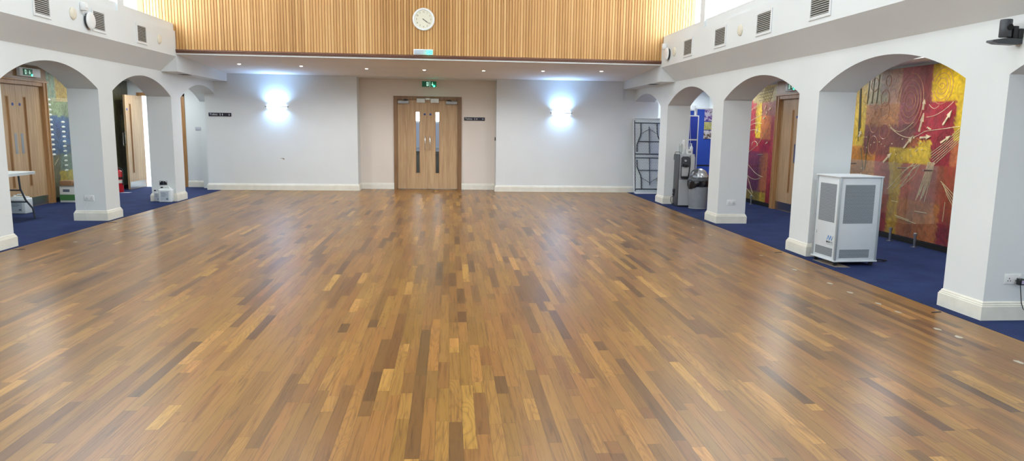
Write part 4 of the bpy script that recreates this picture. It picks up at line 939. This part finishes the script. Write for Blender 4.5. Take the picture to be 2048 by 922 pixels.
for up in (1, -1):
    zr = 1.706 if up > 0 else .115
    for s_ in (-1, 1):
        b = BM(); pts = [(.38+s_*q[0], -.026, zr-up*q[1]) for q in ((.20, 0), (.20, .22), (.215, .32), (.26, .42), (.30, .52), (.305, .70))]; tube(b, pts, .014, 10); obj('leg', b, TG, t)
    b = BM(); tube(b, [(.12, -.026, zr-up*.45), (.64, -.026, zr-up*.45)], .010, 8); obj('leg_brace', b, TG, t)
    b = BM(); tube(b, [(.38, -.034, zr-up*.09), (.38, -.034, zr-up*.74)], .011, 8); tube(b, [(.18, -.030, zr-up*.27), (.38, -.034, zr-up*.15), (.58, -.030, zr-up*.27)], .006, 8); obj('centre_strut', b, TG, t)

# ================================================================== LEFT AISLE THINGS
t = thing('folding_table', 'white folding table standing behind the left edge pillar', 'table', (-6.86, 10.72, .002))
b = BM(); prism(b, [(p[0], p[1]) for p in rrect(-.37, .37, -.915, .915, .06)], 'z', .700, .742); obj('tabletop', b, P('white_table_plastic', (216, 222, 222), .5), t)
for s_ in (-1, 1):
    for sx_ in (-1, 1):
        b = BM(); tube(b, [(sx_*.24, s_*.66, .70), (sx_*.24, s_*.68, .48), (sx_*.27, s_*.74, .30), (sx_*.32, s_*.82, .16), (sx_*.33, s_*.84, 0)], .014, 10); obj('leg', b, TG, t)
    b = BM(); tube(b, [(-.24, s_*.68, .46), (.24, s_*.68, .46)], .011, 8); tube(b, [(-.28, s_*.76, .27), (.28, s_*.76, .27)], .011, 8); obj('leg_brace', b, TG, t)
LABEL = P('pale_printed_label', (186, 196, 206), .5); JER = P('white_canister', (220, 226, 228), .4)
def canister(x_, y_, w_, d_, h_, label, cap2=False, cap=DARK):
    t = thing('canister', label, 'canister', (x_, y_, .003))
    obj('body', box(BM(), -w_/2, w_/2, -d_/2, d_/2, 0, h_*.82, .02, 3), JER, t)
    b = BM(); box(b, -w_*.42, w_*.42, -d_*.35, d_*.35, h_*.78, h_*.90, .015, 2); obj('shoulder', b, JER, t)
    b = BM(); tube(b, [(-w_*.18, 0, h_*.88), (-w_*.14, 0, h_*1.0), (w_*.22, 0, h_*1.0), (w_*.30, 0, h_*.88)], .013, 8); obj('carry_handle', b, JER, t)
    b = BM(); lathe(b, [(.022, h_*.88), (.022, h_*.97), (.018, h_*.975)], (-w_*.32, 0, 0), 16); obj('cap', b, cap, t)
    obj('label_sheet', box(BM(), -w_*.34, w_*.30, -d_/2-.001, -d_/2+.003, h_*.12, h_*.70), LABEL, t, smooth=None)
    b = BM(); [box(b, -w_*.28, w_*(.05+.05*(i % 3)), -d_/2-.0018, -d_/2, h_*(.60-.07*i), h_*(.62-.07*i)) for i in range(4)]; box(b, w_*.10, w_*.25, -d_/2-.0018, -d_/2, h_*.18, h_*.26); obj('print', b, P('label_print', (96, 106, 124), .5), t, smooth=None)
    return t
canister(-5.475, 14.02, .24, .15, .30, 'white plastic canister with printed label at the foot of the far left pillar')
canister(-5.665, 14.08, .11, .06, .235, 'smaller white canister tucked behind the labelled one at the far left pillar')
canister(-7.10, 12.20, .27, .22, .31, 'white canister standing on the carpet under the folding table', cap=WPL)
t = thing('storage_box', 'white and green cardboard box before the blue relief panel', 'box', (-7.18, 13.99, .003)); 
obj('carton', box(BM(), -.16, .16, -.15, .15, 0, .31, .004), P('white_carton', (214, 218, 214), .6), t); obj('green_band', box(BM(), -.163, .163, -.153, .153, .04, .15), P('green_band', (72, 126, 72), .6), t, smooth=None)
obj('tray', box(BM(), -.17, .17, -.16, .16, .302, .312), P('grey_tray', (140, 150, 150), .5), t); obj('print', box(BM(), -.10, .02, -.1515, -.149, .20, .25), P('label_print', (96, 106, 124), .5), t, smooth=None)
b = BM(); box(b, -7.34, -7.12, 13.86, 14.10, .317, .41, .006); solo('brown_carton', b, P('brown_cardboard', (150, 116, 84), .7), 'brown cardboard carton lying on the white and green box', 'box')
b = BM(); lathe(b, [(.02, 0), (.07, .01), (.085, .04), (.06, .075), (.02, .10)], (-7.045, 13.95, .317), 14, sx=.7); 
for v in b.verts: v.co += Vector((.01*math.sin(v.co.z*90), .012*math.sin(v.co.x*80), .008*math.sin(v.co.y*70)))
solo('plastic_bag', b, P('white_bag', (222, 226, 228), .35), 'crumpled white bag lying on the white and green box', 'bag')
t = thing('fire_extinguisher', 'red fire extinguisher standing before the left aisle panels', 'fire extinguisher', (-7.20, 15.95, .003)); REDP = P('extinguisher_red', (190, 28, 34), .3)
b = BM(); lathe(b, [(.075, 0), (.080, .01), (.080, .40), (.066, .455), (.03, .48), (.022, .50)], n=28); obj('cylinder', b, REDP, t)
obj('valve', box(BM(), -.02, .02, -.03, .03, .495, .53, .005), DARK, t); b = BM(); tube(b, [(0, -.02, .53), (0, -.09, .56), (0, -.13, .55)], .008, 8); tube(b, [(0, -.02, .515), (0, -.08, .52)], .008, 8); obj('lever', b, REDP, t)
b = BM(); tube(b, [(.02, 0, .51), (.08, -.02, .50), (.10, -.03, .40), (.09, -.03, .22), (.085, -.03, .15)], .011, 8); obj('hose', b, DARK, t)
b = BM(); lathe(b, [(.0815, .20), (.0815, .27)], n=28); obj('label_band', b, P('cream_label', (222, 216, 204), .5), t)
b = BM(); lathe(b, [(.0815, .29), (.0815, .33)], n=28); obj('black_band', b, DARK, t)
b = BM(); prism(b, [(-7.12, 15.76), (-6.95, 15.80), (-6.93, 15.90), (-7.06, 15.88)], 'z', .003, .006); solo('paper_scrap', b, WPL, 'scrap of white paper on the carpet by the red extinguisher', 'paper')
b = BM(); box(b, -7.06, -6.98, 17.55, 17.60, .06, .17, .003); box(b, -7.06, -6.98, 17.60, 17.9, .06, .08); solo('wooden_block', b, FRAMEL, 'pale wooden block low in the bright room beyond the aisle doorway', 'wooden block')
t = thing('lobby_cabinet', 'low grey cabinet with a steel rail in the lobby behind the double door', 'cabinet', (-.5, 19.8, .001))
obj('carcass', box(BM(), -1.2, 1.2, 0, .45, 0, .80, .01), P('grey_cabinet', (84, 90, 88), .5), t); obj('worktop', box(BM(), -1.22, 1.22, -.02, .47, .80, .83, .004), DARK, t)
b = BM(); tube(b, [(-1.15, .0, .83), (-1.15, .0, .93), (1.15, .0, .93), (1.15, .0, .83)], .014, 8); obj('rail', b, STEEL, t)
# side room worktop seen through the doorway
t = thing('side_table', 'white shelved side table in the bright room beyond the aisle doorway', 'table', (-6.62, 18.9, .001))
obj('worktop', box(BM(), -.35, .35, -.4, .4, .92, .95, .004), WPL, t); obj('shelf', box(BM(), -.34, .34, -.38, .38, .40, .42, .003), FRAMEL, t)
for a_ in (-1, 1):
    for c_ in (-1, 1): obj('leg', box(BM(), a_*.32-.02, a_*.32+.02, c_*.36-.02, c_*.36+.02, 0, .92, .003), WPL, t)
b = BM(); box(b, -6.75, -6.5, 18.6, 18.85, .421, .60, .02); solo('white_carton', b, WPL, 'white carton on the low shelf of the side room table', 'box')
# exit signs over the aisle doors
def aisle_exit(x_, y_, z_, left, label):
    t = thing('exit_sign', label, 'exit sign', (x_, y_, z_), (PI/2 if left else -PI/2))
    obj('housing', box(BM(), -.31, .31, -.06, 0, 0, .15, .006), WPL, t)
    obj('green_face', box(BM(), -.22, .06, -.064, -.058, .02, .13, .002), GRN, t)
    picto(t, -.15, .075, -.0635, .085, 'door', PIC, 'door_symbol'); picto(t, -.15, .075, -.066, .072, 'man', GRN, 'running_figure'); picto(t, -.03, .075, -.0635, .085, 'down', PIC, 'arrow')
    b = BM(); disc(b, (.03, -.066, .03), .016, .008, 'y'); obj('led', b, GLED, t)
aisle_exit(AL+.021, 13.28, 2.295, True, 'white and green exit sign over the left aisle double door'); aisle_exit(AR-.021, 12.70, 2.29, False, 'white and green exit sign over the right aisle door')

# ================================================================== MARKS ON THE FLOOR
TAPE = P('pale_tape_residue', (184, 176, 156), .35)
pos = [(3.905, 6.70), (3.889, 6.307), (3.904, 5.88), (3.90, 5.585), (3.884, 5.07), (3.903, 4.855), (3.874, 10.707), (3.859, 9.932), (3.887, 8.272), (3.901, 4.279), (3.88, 7.4)]
posl = [(-4.788, 11.60), (-4.80, 10.4), (-4.79, 9.3), (-4.80, 12.6)]
for i, (x_, y_) in enumerate(pos+posl):
    rr = random.Random(i+5); b = BM(); n_ = 11
    prism(b, [(x_+(.017+.010*rr.random())*math.cos(2*PI*k/n_), y_+(.030+.02*rr.random())*math.sin(2*PI*k/n_)) for k in range(n_)], 'z', .0002, .0012)
    rt = i < len(pos); yo = sorted([q[1] for q in (pos if rt else posl)]); k_ = yo.index(y_)
    EN = ['nearest', 'second', 'third', 'fourth', 'fifth', 'sixth', 'seventh', 'eighth', 'ninth', 'tenth', 'farthest'] if rt else ['nearest', 'second', 'third', 'farthest']
    solo('tape_residue', b, TAPE, '%s pale tape smear from the camera along the %s edge of the timber floor' % (EN[k_], 'right' if rt else 'left'), 'floor mark', 'tape marks along the %s floor edge' % ('right' if rt else 'left'))
for x_, y_, lb in ((4.235, 5.56, 'dark sliver at the floor edge by the nearest right pillar'), (4.215, 8.48, 'dark sliver at the floor edge before the air purifier'), (-5.16, 8.75, 'dark sliver at the floor edge by the left frame edge'), (-5.17, 11.12, 'dark sliver at the floor edge before the near full left pillar')):
    b = BM(); prism(b, [(x_-.06, y_-.02), (x_+.05, y_+.0), (x_+.06, y_+.03), (x_-.04, y_+.005)], 'z', .0002, .003); solo('dark_sliver', b, P('dark_scrap', (46, 40, 40), .7), lb, 'floor scrap', 'dark scraps at the floor edge')
